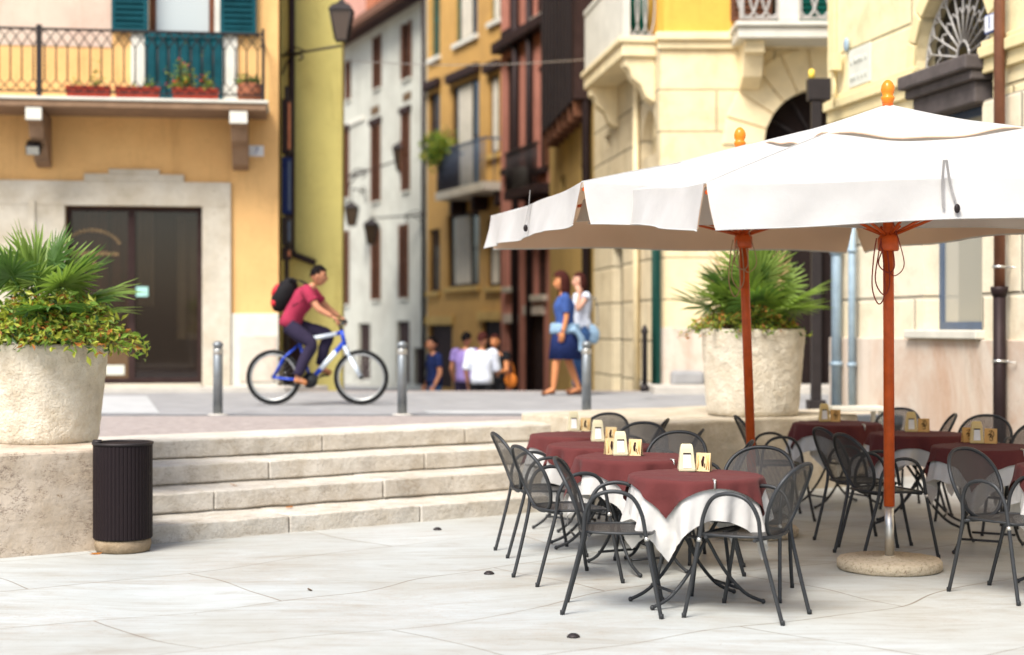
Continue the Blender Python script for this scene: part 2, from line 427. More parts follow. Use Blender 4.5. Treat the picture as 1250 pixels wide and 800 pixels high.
M['tyre'] = plain('black rubber', (.018, .018, .018), .8); M['rim'] = plain('dull alloy', (.45, .46, .45), .35, .8); M['blue_paint'] = plain('blue bicycle paint', (.02, .07, .50), .3, .1); M['white_gloss'] = plain('white bicycle paint', (.70, .78, .85), .3)
M['phone'] = plain('dark phone', (.02, .02, .025), .3)
# ------------------------------------------------------------------ measuring: picture ray meets a height or a depth
def G(px, py, h=0.0):
    Y = (CAMZ - h) * FPX / (py - CY); return Vector(((px - CX) / FPX * Y, Y, h))
def P(px, py, Y): return Vector(((px - CX) / FPX * Y, Y, CAMZ - (py - CY) / FPX * Y))

# ------------------------------------------------------------------ ground, steps, upper square
U = Vector((.823, .568, 0)); NN = Vector((-.568, .823, 0))
def SN(s, n): return U * s + NN * n          # along / into the stairs
UP = .615
bm = B(); sheet(bm, [(-250, -60), (250, -60), (250, 300), (-250, 300)], -1.6); struct(obj('ground', bm, M['earth']))
bm = B(); a, b = SN(-30, 11.0), SN(40, 11.0)
sheet(bm, [(-60, -12), (60, -12), b, a], 0); struct(obj('plaza_floor', bm, M['paving']))
# upper square: body below, sheets on top
a, b = SN(-14, 12.6), SN(22.7, 12.6)
bm = B(); prism(bm, [a, b, (b.x, 23.3), (-22, 23.3), (-22, a.y)], -1.0, UP - .012); struct(obj('upper_square', fix(bm), M['cobble']))
bm = B(); a2, b2 = SN(-14, 12.75), SN(26, 12.75)
def nline(n, y): return (n * -1 + .823 * y) / .568       # x where line n crosses depth y
sheet(bm, [a2, (nline(12.75, 16.55), 16.55), (-22, 16.55), (-22, a2.y)], UP - .004); struct(obj('sett_paving', bm, M['cobble']))
bm = B(); sheet(bm, [(-22, 16.75), (5, 16.75), (5, 22.6), (-22, 22.6)], UP - .004); struct(obj('road', bm, M['asphalt']))
bm = B(); sheet(bm, [(-12, 17.0), (-3.85, 17.0), (-5.0, 21.3), (-12, 21.3)], UP); struct(obj('marble_crossing', bm, M['crossing']))
bm = B(); sheet(bm, [(-.9, 16.95), (.6, 16.95), (1.1, 17.5), (-1.0, 17.5)], UP); struct(obj('marble_inlay', bm, M['crossing']))
bm = B(); box(bm, -22, 4.6, 16.555, 16.745, UP - .1, UP - .001); struct(obj('kerb', bm, M['kerb'], bevel=.01))
bm = B(); prism(bm, [(-22, 21.9), (-8.5, 21.9), (-3.3, 22.6), (-2.75, 23.29), (-22, 23.29)], UP - .05, UP + .07)
struct(obj('pavement', fix(bm), M['sidewalk'], bevel=.01))
bm = B(); prism(bm, [(2.0, 21.9), (8, 21.9), (8, 24.3), (2.0, 24.3)], UP - .05, UP + .10); struct(obj('pavement', fix(bm), M['sidewalk'], bevel=.01))
# street falling away behind the square
bm = B()
prof = [(23.31, UP - .02), (25.2, -.27), (45, -.52), (75, -.9), (140, -1.4)]
for (y0, z0), (y1, z1) in zip(prof, prof[1:]):
    bm.faces.new([bm.verts.new(p) for p in ((-40, y0, z0), (30, y0, z0), (30, y1, z1), (-40, y1, z1))])
struct(obj('street', bm, M['asphalt']))
# steps: long blocks with open joints
steps = [(10.63, .135), (11.16, .295), (11.69, .455), (12.23, UP)]
def block(bm, s0, s1, n0, n1, z0, z1, mi=0):
    m = Matrix(((U.x, NN.x, 0, 0), (U.y, NN.y, 0, 0), (0, 0, 1, 0), (0, 0, 0, 1)))
    nx = max(2, int((s1 - s0) / .12)); nz = 3; ny = 4
    box(bm, s0, s1, n0, n1, z0, z1, m, mi)
rng = random.Random(5)
bm = B()
for i, (n0, z) in enumerate(steps):
    s = 3.4 + i * .37; zb = steps[i - 1][1] if i else -.2
    while s < 9.2:
        w = rng.choice((1.15, 1.5, 1.9, .9))
        block(bm, s + .004, s + w - .004, n0 + rng.uniform(-.008, .008), n0 + .75, zb + .009, z - rng.uniform(0, .006))
        s += w
for i, (n0, z) in enumerate(steps): block(bm, 3.4, 9.3, n0 + .035, n0 + .8, -.2, z - .03)
bmesh.ops.subdivide_edges(bm, edges=[e for e in bm.edges if e.calc_length() > .5], cuts=14, use_grid_fill=True)
roughen(bm, .007, 3, 5)
struct(obj('stone_steps', fix(bm), M['step'], bevel=.012))
bm = B(); block(bm, 3.4, 9.0, 12.33, 12.9, .3, UP + .004); struct(obj('step_border', fix(bm), M['tread'], bevel=.01))

# ------------------------------------------------------------------ pedestals, retaining wall, planters
def pedestal(name, label, s0, s1, n0, n1, m, seed, cap=None):
    bm = B(); block(bm, s0, s1, n0, n1, -.05, .70)
    bmesh.ops.subdivide_edges(bm, edges=bm.edges[:], cuts=10, use_grid_fill=True); roughen(bm, .010, seed, 4)
    return tag(obj(name, fix(bm), m, bevel=.02), label, 'pedestal')
pedestal('stone_pedestal', 'pink veined stone block under the left planter, beside the dark bin', -6.0, 3.98, 10.55, 12.9, M['pedestal'], 1)
pedestal('stone_pedestal', 'pale stone block under the right planter, behind the tables', 8.9, 11.45, 10.63, 12.75, M['pedestal2'], 2)
bm = B(); block(bm, 11.47, 16, 11.75, 12.6, -.05, UP + .01)
bmesh.ops.subdivide_edges(bm, edges=bm.edges[:], cuts=6, use_grid_fill=True); roughen(bm, .008, 7, 4)
tag(obj('retaining_wall', fix(bm), M['pedestal2'], bevel=.02), 'low pale stone wall between right planter and cafe building', 'wall')

def planter(label, c, rb, rt, h, seed):
    t = thing('stone_planter', label, 'planter', c)
    bm = B(); prof = [(rb * .94, 0.0), (rb * .985, .015)]
    for i in range(1, 31): prof.append((rb + (rt - rb) * i / 30, .03 + (h - .05) * i / 30))
    prof += [(rt - .012, h), (rt - .07, h), (rt - .085, h - .12)]
    lathe(bm, prof, 120); roughen(bm, .006, seed, 7); roughen(bm, .008, seed + 3, 24)
    obj('pot', fix(bm), M['pot'], t, smooth=True)
    bm = B(); lathe(bm, [(.001, h - .06), (rt - .08, h - .08)], 40); obj('soil', bm, M['soil'], t)
    return t
PL = Vector((-3.50, 11.62, .70)); PR = Vector((2.335, 15.1, .705))
planter('round rough stone planter on the veined pedestal at left edge', PL, .40, .475, .73, 3)
planter('round rough stone planter on pale pedestal behind left table row', PR, .44, .50, .83, 9)

def blade(bm, base, d, nrm, L, w, mi, droop=.12):
    d = d.normalized(); s = d.cross(nrm); s.normalize(); up = nrm
    pts = []
    for t in (0, .35, .7, 1):
        c = base + d * (L * t) + Vector((0, 0, -droop * L * t * t))
        ww = w * (.5 + 1.2 * t) * (1 - t ** 3) + .0012
        pts.append((bm.verts.new(c - s * ww + up * ww * .5), bm.verts.new(c), bm.verts.new(c + s * ww + up * ww * .5)))
    for a, b in zip(pts, pts[1:]):
        for k in range(2):
            f = bm.faces.new((a[k], a[k + 1], b[k + 1], b[k])); f.material_index = mi

def palm(label, c, nf, size, seed, dry=1):
    rg = random.Random(seed); t = thing('fan_palm', label, 'palm', c)
    bm = B(); st = B()
    for i in range(nf):
        az = rg.uniform(0, 2 * PI) if i > 2 else i * 2.1; el = rg.uniform(R(8), R(80)) if i > nf // 3 else rg.uniform(R(45), R(85))
        d = Vector((math.cos(az) * math.cos(el), math.sin(az) * math.cos(el), math.sin(el)))
        pl = size * rg.uniform(.35, .6); hub = Vector((0, 0, .05)) + d * pl
        tube(st, [Vector((0, 0, 0)), hub * .55 + Vector((0, 0, .03)), hub], .006, 5)
        side = d.cross(Vector((0, 0, 1))); side.normalize(); nrm = side.cross(d); nrm.normalize()
        nrm = (nrm + Vector((rg.uniform(-.4, .4), rg.uniform(-.4, .4), 0))).normalized()
        side = d.cross(nrm).normalized(); L = size * rg.uniform(.42, .62)
        mi = 2 if i < dry else rg.choice((0, 0, 0, 1, 1)); nb = 26
        for k in range(nb):
            a = R(-112) + R(224) * k / (nb - 1) + rg.uniform(-.03, .03)
            dd = d * math.cos(a) + side * math.sin(a)
            blade(bm, hub, dd, nrm, L * (1 - .35 * (abs(a) / R(112)) ** 2) * rg.uniform(.88, 1.05), .0135, mi, rg.uniform(.02, .22))
    obj('fronds', bm, [M['palm1'], M['palm2'], M['palm3']], t); obj('stems', st, M['leaf3'], t)
    bm = B(); lathe(bm, [(.07, -.12), (.085, .0), (.05, .1), (.001, .14)], 14); roughen(bm, .012, seed); obj('trunk', fix(bm), M['stem'], t)
    return t

def leaf_cloud(bm, pts, size, mats, rg, w=.42):
    for p in pts:
        d = Vector((rg.gauss(0, 1), rg.gauss(0, 1), rg.gauss(-.1, .8))).normalized()
        n = d.orthogonal().normalized(); n.rotate(Matrix.Rotation(rg.uniform(0, 6.28), 3, d)); s = d.cross(n)
        L = size * rg.uniform(.6, 1.3); mi = rg.choice(mats)
        a = bm.verts.new(p); b = bm.verts.new(p + d * L * .5 + s * L * w * .5 + n * L * .07); c = bm.verts.new(p + d * L - n * L * .1); e = bm.verts.new(p + d * L * .5 - s * L * w * .5 + n * L * .07)
        bm.faces.new((a, b, c)).material_index = mi; bm.faces.new((a, c, e)).material_index = mi

def shrub(name, label, c, r, h, n, seed, mats, size, skew=(0, 0), cat='plant', ms=None, hang=.12, low=0):
    rg = random.Random(seed); t = thing(name, label, cat, c); bm = B(); st = B(); pts = []
    sprigs = n // 14
    for i in range(sprigs):
        az = rg.uniform(0, 2 * PI); rr = r * math.sqrt(rg.uniform(.05, 1)) * rg.uniform(.9, 1.25)
        tip = Vector((math.cos(az) * rr + skew[0] * rr / r, math.sin(az) * rr + skew[1] * rr / r, h * rg.uniform(.2, 1) * (1.15 - .85 * (rr / r) ** 2) - hang * (rr / r) ** 3 + low))
        base = Vector((tip.x * .25, tip.y * .25, -.02)); mid = (base + tip) / 2 + Vector((0, 0, .08))
        q = catmull([base, mid, tip], 4); tube(st, q, .0022, 4, caps=False)
        for k in range(14):
            u = rg.uniform(.35, 1) ; j = min(int(u * (len(q) - 1)), len(q) - 2)
            pts.append(q[j].lerp(q[j + 1], u * (len(q) - 1) - j) + Vector((rg.gauss(0, .022), rg.gauss(0, .022), rg.gauss(0, .018))))
    leaf_cloud(bm, pts, size, mats, rg)
    obj('leaves', bm, ms or [M['leaf1'], M['leaf2'], M['leaf3'], M['leaf4']], t); obj('stems', st, M['stem'], t)
    return t
palm('fan palm with upright green fronds in the left planter', PL + Vector((-.02, 0, .86)), 22, .78, 21, 0)
shrub('trailing_shrub', 'bushy trailing plant with orange dry leaves in the left planter', PL + Vector((.03, -.05, .71)), .56, .36, 9000, 4, (0, 0, 0, 1, 1, 1, 1, 2, 3), .066, (.09, -.05), hang=.05, low=.06)
palm('large fan palm with one dry frond in the right planter', PR + Vector((0, 0, .84)), 40, .84, 33, 2)
shrub('trailing_shrub', 'low leafy plant round the palm foot in the right planter', PR + Vector((-.06, 0, .82)), .54, .26, 4200, 8, (0, 0, 1, 1, 2, 3), .05, (-.02, 0), hang=.03)

# ------------------------------------------------------------------ litter bin
bc = G(149, 672)
bc = Vector((-2.70, 10.80, 0))
t = thing('litter_bin', 'dark brown fluted round bin on a stone foot by the steps', 'bin', bc)
bm = B(); lathe(bm, [(.17, 0), (.185, .01), (.192, .05), (.19, .085), (.18, .09)], 40); roughen(bm, .003, 5, 12); obj('foot', fix(bm), M['bin_base'], t)
bm = B(); lathe(bm, [(.196, .092), (.2, .10), (.2, .40), (.2, .735), (.196, .74)], 180, rfun=lambda a, z: 1 + .010 * (1 if math.sin(a * 45) > -.2 else -1), smooth=False); obj('body', fix(bm), M['bin'], t)
bm = B(); tube(bm, [(.2 * math.cos(a * PI / 20), .2 * math.sin(a * PI / 20), .748) for a in range(40)], .011, 8, True); obj('rim', bm, M['iron'], t)
bm = B(); lathe(bm, [(.001, .60), (.185, .60), (.185, .745)], 30); obj('liner', bm, M['dark'], t)
bm = B(); lathe(bm, [(.03, .745), (.04, .757), (.03, .775), (.001, .778)], 12, (-.16, -.06, 0)); obj('ashtray', bm, M['iron'], t)

# ------------------------------------------------------------------ chairs
def chair_proto():
    t = thing('terrace_chair', 'x', 'chair', group='dark steel mesh armchairs of the cafe terrace')
    def sq(u, v): return u * math.sqrt(1 - .32 * v * v), v * math.sqrt(1 - .32 * u * u)
    def seatp(a, b):
        u, v = sq(a * 2 - 1, b * 2 - 1); w = .222 + .020 * u
        return Vector((.012 + .205 * u, w * v, .447 - .014 * (1 - min(1, u * u + v * v)) - (.012 * max(0, u - .55) / .45)))
    bm = B(); grid(bm, seatp, 18, 18); obj('seat', bm, M['seat_mesh'], t)
    bm = B(); edge = [seatp(a / 14, 0) for a in range(14)] + [seatp(1, a / 14) for a in range(14)] + [seatp(1 - a / 14, 1) for a in range(14)] + [seatp(0, 1 - a / 14) for a in range(14)]
    tube(bm, edge, .008, 7, True); obj('seat_rim', bm, M['metal'], t)
    def backp(r, ph):
        s = .212 - .212 * math.cos(ph) * r; e = .232 * (.86 + .14 * s / .42)
        y = e * math.copysign(abs(math.sin(ph)) ** .85, math.sin(ph)) * r
        return Vector((-.165 - .34 * s - .12 * s * s + .55 * y * y, y, .432 + .935 * s))
    bm = B(); grid(bm, lambda a, b: backp(max(b, .001), a * 2 * PI), 36, 8, wrap=True); obj('backrest', bm, M['mesh'], t)
    bm = B(); tube(bm, [backp(1, k * 2 * PI / 48) for k in range(48)], .0115, 9, True); obj('back_frame', bm, M['metal'], t)
    for s in (1, -1):
        rt_ = .0114; c = [(-.275, .19), (-.215, .195), (-.162, .207), (-.150, .222), (-.098, .240), (0, .247), (.095, .246), (.150, .238), (.175, .238), (.215, .248), (.258, .26)]
        z = [0, .22, .43, .555, .645, .674, .648, .56, .44, .22, 0]
        pts = [(a, s * b, q) for (a, b), q in zip(c, z)]
        bm = B(); tube(bm, catmull(pts, 5), rt_, 9)
        for i in (0, 10): lathe(bm, [(.0125, 0), (.0125, .022), (.0108, .026)], 10, (pts[i][0], pts[i][1], 0))
        f = obj('arm_frame', bm, M['metal'], t)
        bm = B(); d = (Vector(pts[9]) - Vector(pts[8])).normalized(); p = Vector(pts[8]) + d * .01
        tube(bm, [p, p + d * .02], .0125, 10); obj('collar', bm, M['silver'], f)
    for x in (-.13, .15):
        bm = B(); tube(bm, [(x, -.225, .434), (x * .95, 0, .424), (x, .225, .434)], .009, 7); obj('under_bar', bm, M['metal'], t)
    return t
CH = [  # x, y, heading, label
 (.565, 8.56, -6, 'nearest dark mesh chair left of the front table, seen from the side'),
 (.335, 9.58, 22, 'mesh chair turned half away, second from front on the left side'),
 (.195, 10.70, 13, 'mesh chair closest to the stone steps, farthest on the left side'),
 (1.275, 8.40, 148, 'chair at right front of the foremost table, white cloth touching its seat'),
 (1.38, 9.10, 245, 'chair with rounded back seen frontally beyond the foremost table, by orange pole'),
 (1.20, 9.92, 172, 'chair side on at the right of the second table in the left row'),
 (1.03, 10.48, 245, 'chair beyond the second left table, round back behind its napkin box'),
 (1.02, 11.02, 170, 'side on chair right of the third table in the left row'),
 (.86, 11.52, 243, 'chair with open round back beyond the third table of the left row'),
 (.90, 12.28, 168, 'side on chair right of the farthest left row table, near the steps'),
 (.66, 12.78, 240, 'chair behind the farthest table of the left row, before the top steps'),
 (2.15, 12.68, 2, 'chair in profile below the right planter, facing the right row'),
 (2.52, 11.24, 15, 'dark mesh chair at left of the right row, farther from the near orange pole'),
 (2.54, 10.62, 17, 'dark mesh chair close behind the near orange parasol pole'),
 (2.88, 9.03, -54, 'large chair nearest at right, turned toward the right edge, by parasol base'),
 (3.27, 13.62, 232, 'farthest chair of the right row, beside the orange pole at the wall'),
 (3.36, 12.98, 172, 'edge on chair between yellow napkin boxes, near the cafe wall'),
 (3.74, 12.52, 238, 'chair with wide round back under the cafe window, behind the third right table'),
 (3.86, 11.62, 232, 'dark chair by the brown downpipe at the right edge'),
]
proto = chair_proto()
for i, (x, y, h, lab) in enumerate(CH):
    if i == 0: proto.location = (x, y, 0); proto.rotation_euler = (0, 0, R(h)); proto['label'] = lab
    else: dup(proto, (x, y, 0), R(h), lab)

# ------------------------------------------------------------------ tables and cloths
TH = .705
def table_proto():
    t = thing('terrace_table', 'x', 'table', group='round folding tables of the cafe terrace')
    bm = B(); lathe(bm, [(.001, TH - .025), (.335, TH - .025), (.345, TH - .015), (.345, TH - .004), (.34, TH), (.001, TH)], 48); obj('tabletop', fix(bm), M['metal'], t)
    for s in (1, -1):
        for q in (1, -1):
            y = q * (.15 if s > 0 else .125)
            bm = B(); tube(bm, catmull([(-.17 * s, y, TH - .03), (-.10 * s, y, .52), (.005 * s, y, .36), (.10 * s, y * 1.06, .20), (.22 * s, y * 1.12, .07), (.335 * s, y * 1.15, .014)], 5), .0105, 8)
            sphere(bm, (.335 * s, y * 1.15, .015), .0145, seg=8); obj('leg', bm, M['metal'], t)
    for x, z, w in ((0, .365, .15), (-.15, .66, .15), (.15, .66, .13), (.2, .09, .15), (-.2, .09, .15)):
        bm = B(); tube(bm, [(x, -w, z), (x, w, z)], .0088, 7); obj('stretcher', bm, M['metal'], t)
    return t

from mathutils import noise as _nz
def noise3(p): return Vector((_nz.noise(p), _nz.noise(p + Vector((17, 5, 0))), _nz.noise(p + Vector((3, 29, 0)))))
def cloth_bm(side, Rr, h, fold, flare, seed, nf=9, rz0=.02):
    rg = random.Random(seed); ph = [rg.uniform(0, 6.28) for _ in range(4)]; bm = B(); n = 64
    def f(a, b):
        x, y = (a - .5) * side, (b - .5) * side; r = math.hypot(x, y); th = math.atan2(y, x)
        if r <= Rr: return Vector((x, y, h + .0022 * math.sin(9 * x + ph[0]) * math.sin(8 * y + ph[1]) + .004 * max(math.exp(-(x / .012) ** 2), math.exp(-((y - .02) / .012) ** 2)) + .0015 * math.sin(31 * x + 17 * y + ph[2])))
        d = r - Rr; e = .018
        w = fold * (math.sin(nf * th + ph[0]) + .6 * math.sin((nf + 4) * th + ph[1]) + .35 * math.sin(21 * th + ph[2] + 6 * d)) * min(d, .30)
        if d < e * 1.5: out = Rr + e * math.sin(d / e); z = h - e * (1 - math.cos(d / e))
        else: out = Rr + e + flare * (d - e * 1.5); z = h - e - (d - e * 1.5) * .975
        out += w + .01 * math.sin(3 * th + ph[3]) * d / .3; th2 = th + .10 * math.cos(nf * th + ph[0]) * min(d, .3)
        return Vector((out * math.cos(th2), out * math.sin(th2), z))
    grid(bm, f, n, n)
    for v in bm.verts:
        dd = math.hypot(v.co.x, v.co.y)
        am = min(1, max(0, (h - rz0 - v.co.z) / .12)); v.co += (noise3(v.co * 11 + Vector((seed, 0, 0))) * .010 + noise3(v.co * 27 + Vector((0, seed, 0))) * .004) * am
    return bm

TB = [  # x, y, rot of cloth corner from "towards camera", row word, dispenser offset px
 (1.035, 8.78, -33, 'foremost table of the left row'),
 (.79, 10.02, -5, 'second table of the left row'),
 (.63, 11.03, -38, 'third table of the left row'),
 (.515, 12.08, -20, 'farthest table of the left row'),
 (2.83, 13.55, 5, 'farthest table of the right row'),
 (3.19, 12.2, 22, 'right row table behind the near orange pole'),
 (3.31, 10.85, -28, 'right row table behind the large turned chair'),
 (3.42, 9.35, -50, 'table cut off by the right edge'),
]
tproto = table_proto()
BOX = [(838, 575), (757, 556), (729.5, 539), (700, 526), (1006, 514.5), (1112, 527), (1192, 541), None]
disp = card = None
def dispenser(mat):
    t = thing('napkin_dispenser', 'x', 'napkin box', group='napkin boxes on the terrace tables')
    bm = B()
    def ring(z, wx, wy): return [(x * wx, y * wy, z) for x, y in ((-1, -1), (1, -1), (1, 1), (-1, 1))]
    R_ = [ring(0, .046, .040), ring(.012, .048, .042), ring(.05, .044, .036), ring(.13, .036, .028), ring(.152, .031, .022), ring(.156, .026, .017)]
    vs = [[bm.verts.new(p) for p in r] for r in R_]
    for a, b in zip(vs, vs[1:]):
        for k in range(4): bm.faces.new((a[k], a[(k + 1) % 4], b[(k + 1) % 4], b[k]))
    bm.faces.new(list(reversed(vs[0]))); bm.faces.new(vs[-1])
    obj('case', fix(bm), mat, t, bevel=.006)
    for s in (-1, 1):
        bm = B(); y = lambda z: s * (.0385 - (z - .05) * .1)
        bm.faces.new([bm.verts.new(p) for p in ((-.024, y(.025) + s * .003, .022), (.024, y(.025) + s * .003, .022), (.020, y(.095), .1), (-.020, y(.095), .1))]); obj('napkins', bm, M['napkin'], t)
        bm = B(); box(bm, -.022, .022, y(.10) - .003, y(.10) + .0025, .098, .106); obj('slot', bm, M['dark_wood'], t)
    return t
def menu(mat, script):
    t = thing('menu_card', 'x', 'menu card', group='folded menu cards on the terrace tables')
    bm = B()
    for s in (-1, 1):
        vs = [bm.verts.new(p) for p in ((-.043, s * .026, 0), (.043, s * .026, 0), (.043, s * .002, .105), (-.043, s * .002, .105))]; bm.faces.new(vs)
        vs = [bm.verts.new(p) for p in ((-.043, s * .0235, 0), (.043, s * .0235, 0), (.043, s * .0005, .103), (-.043, s * .0005, .103))]; bm.faces.new(list(reversed(vs)))
    obj('card', fix(bm), mat, t)
    y = lambda z: -.026 + .024 * z / .105 - .0012
    bm = B(); bm2 = B()
    if script:
        for k, pts in enumerate(([(-.012, .085), (.012, .09), (.0, .075), (-.012, .062), (.010, .066)], [(-.018, .055), (-.004, .07), (-.002, .045), (.008, .06), (.014, .04)], [(-.010, .04), (.004, .045), (.016, .03), (.002, .02), (-.006, .03)], [(.018, .085), (.022, .06), (.016, .045)])):
            tube(bm, catmull([(p[0], y(p[1]), p[1]) for p in pts], 4), .0022, 5)
    else:
        tube(bm, [(0, y(.03), .03), (-.003, y(.055), .055), (.002, y(.085), .085)], [.006, .0085, .006], 6); tube(bm, [(.012, y(.022), .022), (.012, y(.045), .045)], .003, 5)
        for x in (-.03, .022): tube(bm2, [(x, y(.012), .012), (x + .004, y(.05), .05), (x - .003, y(.09), .09)], .0035, 5)
        tube(bm2, [(.036, y(.01), .01), (.03, y(.095), .095)], .003, 5)
        obj('stripes', bm2, M['card'], t); bm2 = None
    if bm2 is not None: bm2.free()
    obj('lettering', bm, M['ink'], t)
    return t
WC = [cloth_bm(1.15, .350, TH + .008, .15, .08, 70 + i, 7 + i % 3, .22) for i in range(8)]
protos = {}
words_box = ['cream napkin box with a white napkin on the foremost left table', 'cream napkin box before a spare card on the second left row table', 'cream napkin box on the third table of the left row', 'cream napkin box on the farthest left row table',
 'yellowish napkin box on the farthest right table, below the planter', 'yellow napkin box just right of the near orange pole', 'yellow napkin box on the right table under the cafe window', '']
words_card = ['cream striped menu card on the foremost left table', 'cream menu card right of the napkin box, second left table', 'cream menu card on the third table of the left row', 'cream menu card on the farthest left row table',
 'ochre menu card on the farthest right row table', 'yellow menu card with dark script right of the near orange pole', 'yellow menu card with dark script under the cafe window', '']
for i, (x, y, rc, w) in enumerate(TB):
    rg = random.Random(90 + i)
    lab = 'dark folding table, the ' + w
    rz = [R(20), R(-62), R(5), R(40), R(25), R(-20), R(60), R(10)][i]
    if i == 0: tproto.location = (x, y, 0); tproto.rotation_euler = (0, 0, rz); tproto['label'] = lab
    else: dup(tproto, (x, y, 0), rz, lab)
    ang = R(rc) - PI / 2 - PI / 4
    o = obj('white_tablecloth', WC[i], M['white_cloth'], smooth=True); o.location = (x, y, 0); o.rotation_euler = (0, 0, ang)
    tag(o, 'long white under cloth on the ' + w, 'tablecloth', 'white under cloths of the terrace tables')
    o = obj('maroon_tablecloth', cloth_bm(.83 if i == 0 else .93, .364, TH + .015, .15, .15, 70 + i, 7 + i % 3, .05), M['maroon'], smooth=True); o.location = (x, y, 0); o.rotation_euler = (0, 0, ang)
    tag(o, 'maroon top cloth on the ' + w, 'tablecloth', 'maroon top cloths of the terrace tables')
    top = TH + .0175
    if BOX[i]:
        right = i >= 4
        key = 'y' if right else 'c'
        q = G(BOX[i][0], BOX[i][1], top); face = math.atan2(q.y, q.x) - PI / 2 + R(6)
        if ('d' + key) not in protos:
            d = dispenser(M['plastic_yellow'] if right else M['plastic']); d.location = q; d.rotation_euler = (0, 0, face); d['label'] = words_box[i]; protos['d' + key] = d
        else: d = dup(protos['d' + key], q, face, words_box[i])
        rt = Vector((math.cos(face), math.sin(face), 0)); fw = Vector((-rt.y, rt.x, 0))
        q2 = q + rt * .098 - fw * .010; f2 = face - R(14 if right else 24)
        if ('m' + key) not in protos:
            d = menu(M['card'] if right else M['card_orange'], right); d.location = q2; d.rotation_euler = (0, 0, f2); d['label'] = words_card[i]; protos['m' + key] = d
        else: dup(protos['m' + key], q2, f2, words_card[i])
        if i in (1, 6):
            dup(protos['m' + key], q - rt * .050 + fw * .085, face + R(16), 'cream card standing behind the napkin box on the second left table' if i == 1 else 'yellow card standing behind the napkin box under the cafe window')
    if i in (0, 1, 4, 6):
        an = R([9, 35, 25, 22][(0, 1, 4, 6).index(i)]) - PI / 2
        bm = B(); rr = .352; tube(bm, [(rr, 0, top + .004), (rr + .026, 0, top + .002), (rr + .032, 0, top - .012), (rr + .030, 0, top - .05)], .006, 6); tube(bm, [(rr + .002, .007, top + .006), (rr + .03, .007, top + .003)], .003, 5)
        o = obj('tablecloth_clip', bm, M['silver']); o.location = (x, y, 0); o.rotation_euler = (0, 0, an); tag(o, 'metal clip on the cloth edge of the ' + w, 'clip', 'clips on the tablecloths')

# pale table by the wall
t = thing('side_table', 'pale narrow table standing at the wall beside the black lamp post', 'table', (3.36, 15.25, 0), R(4))
bm = B(); box(bm, -.27, .27, -.16, .16, .735, .78); obj('tabletop', bm, M['white_paint'], t, bevel=.008)
for sx in (-1, 1):
    for sy in (-1, 1):
        bm = B(); box(bm, sx * .22 - .02, sx * .22 + .02, sy * .12 - .02, sy * .12 + .02, 0, .734); obj('leg', bm, M['white_paint'], t)

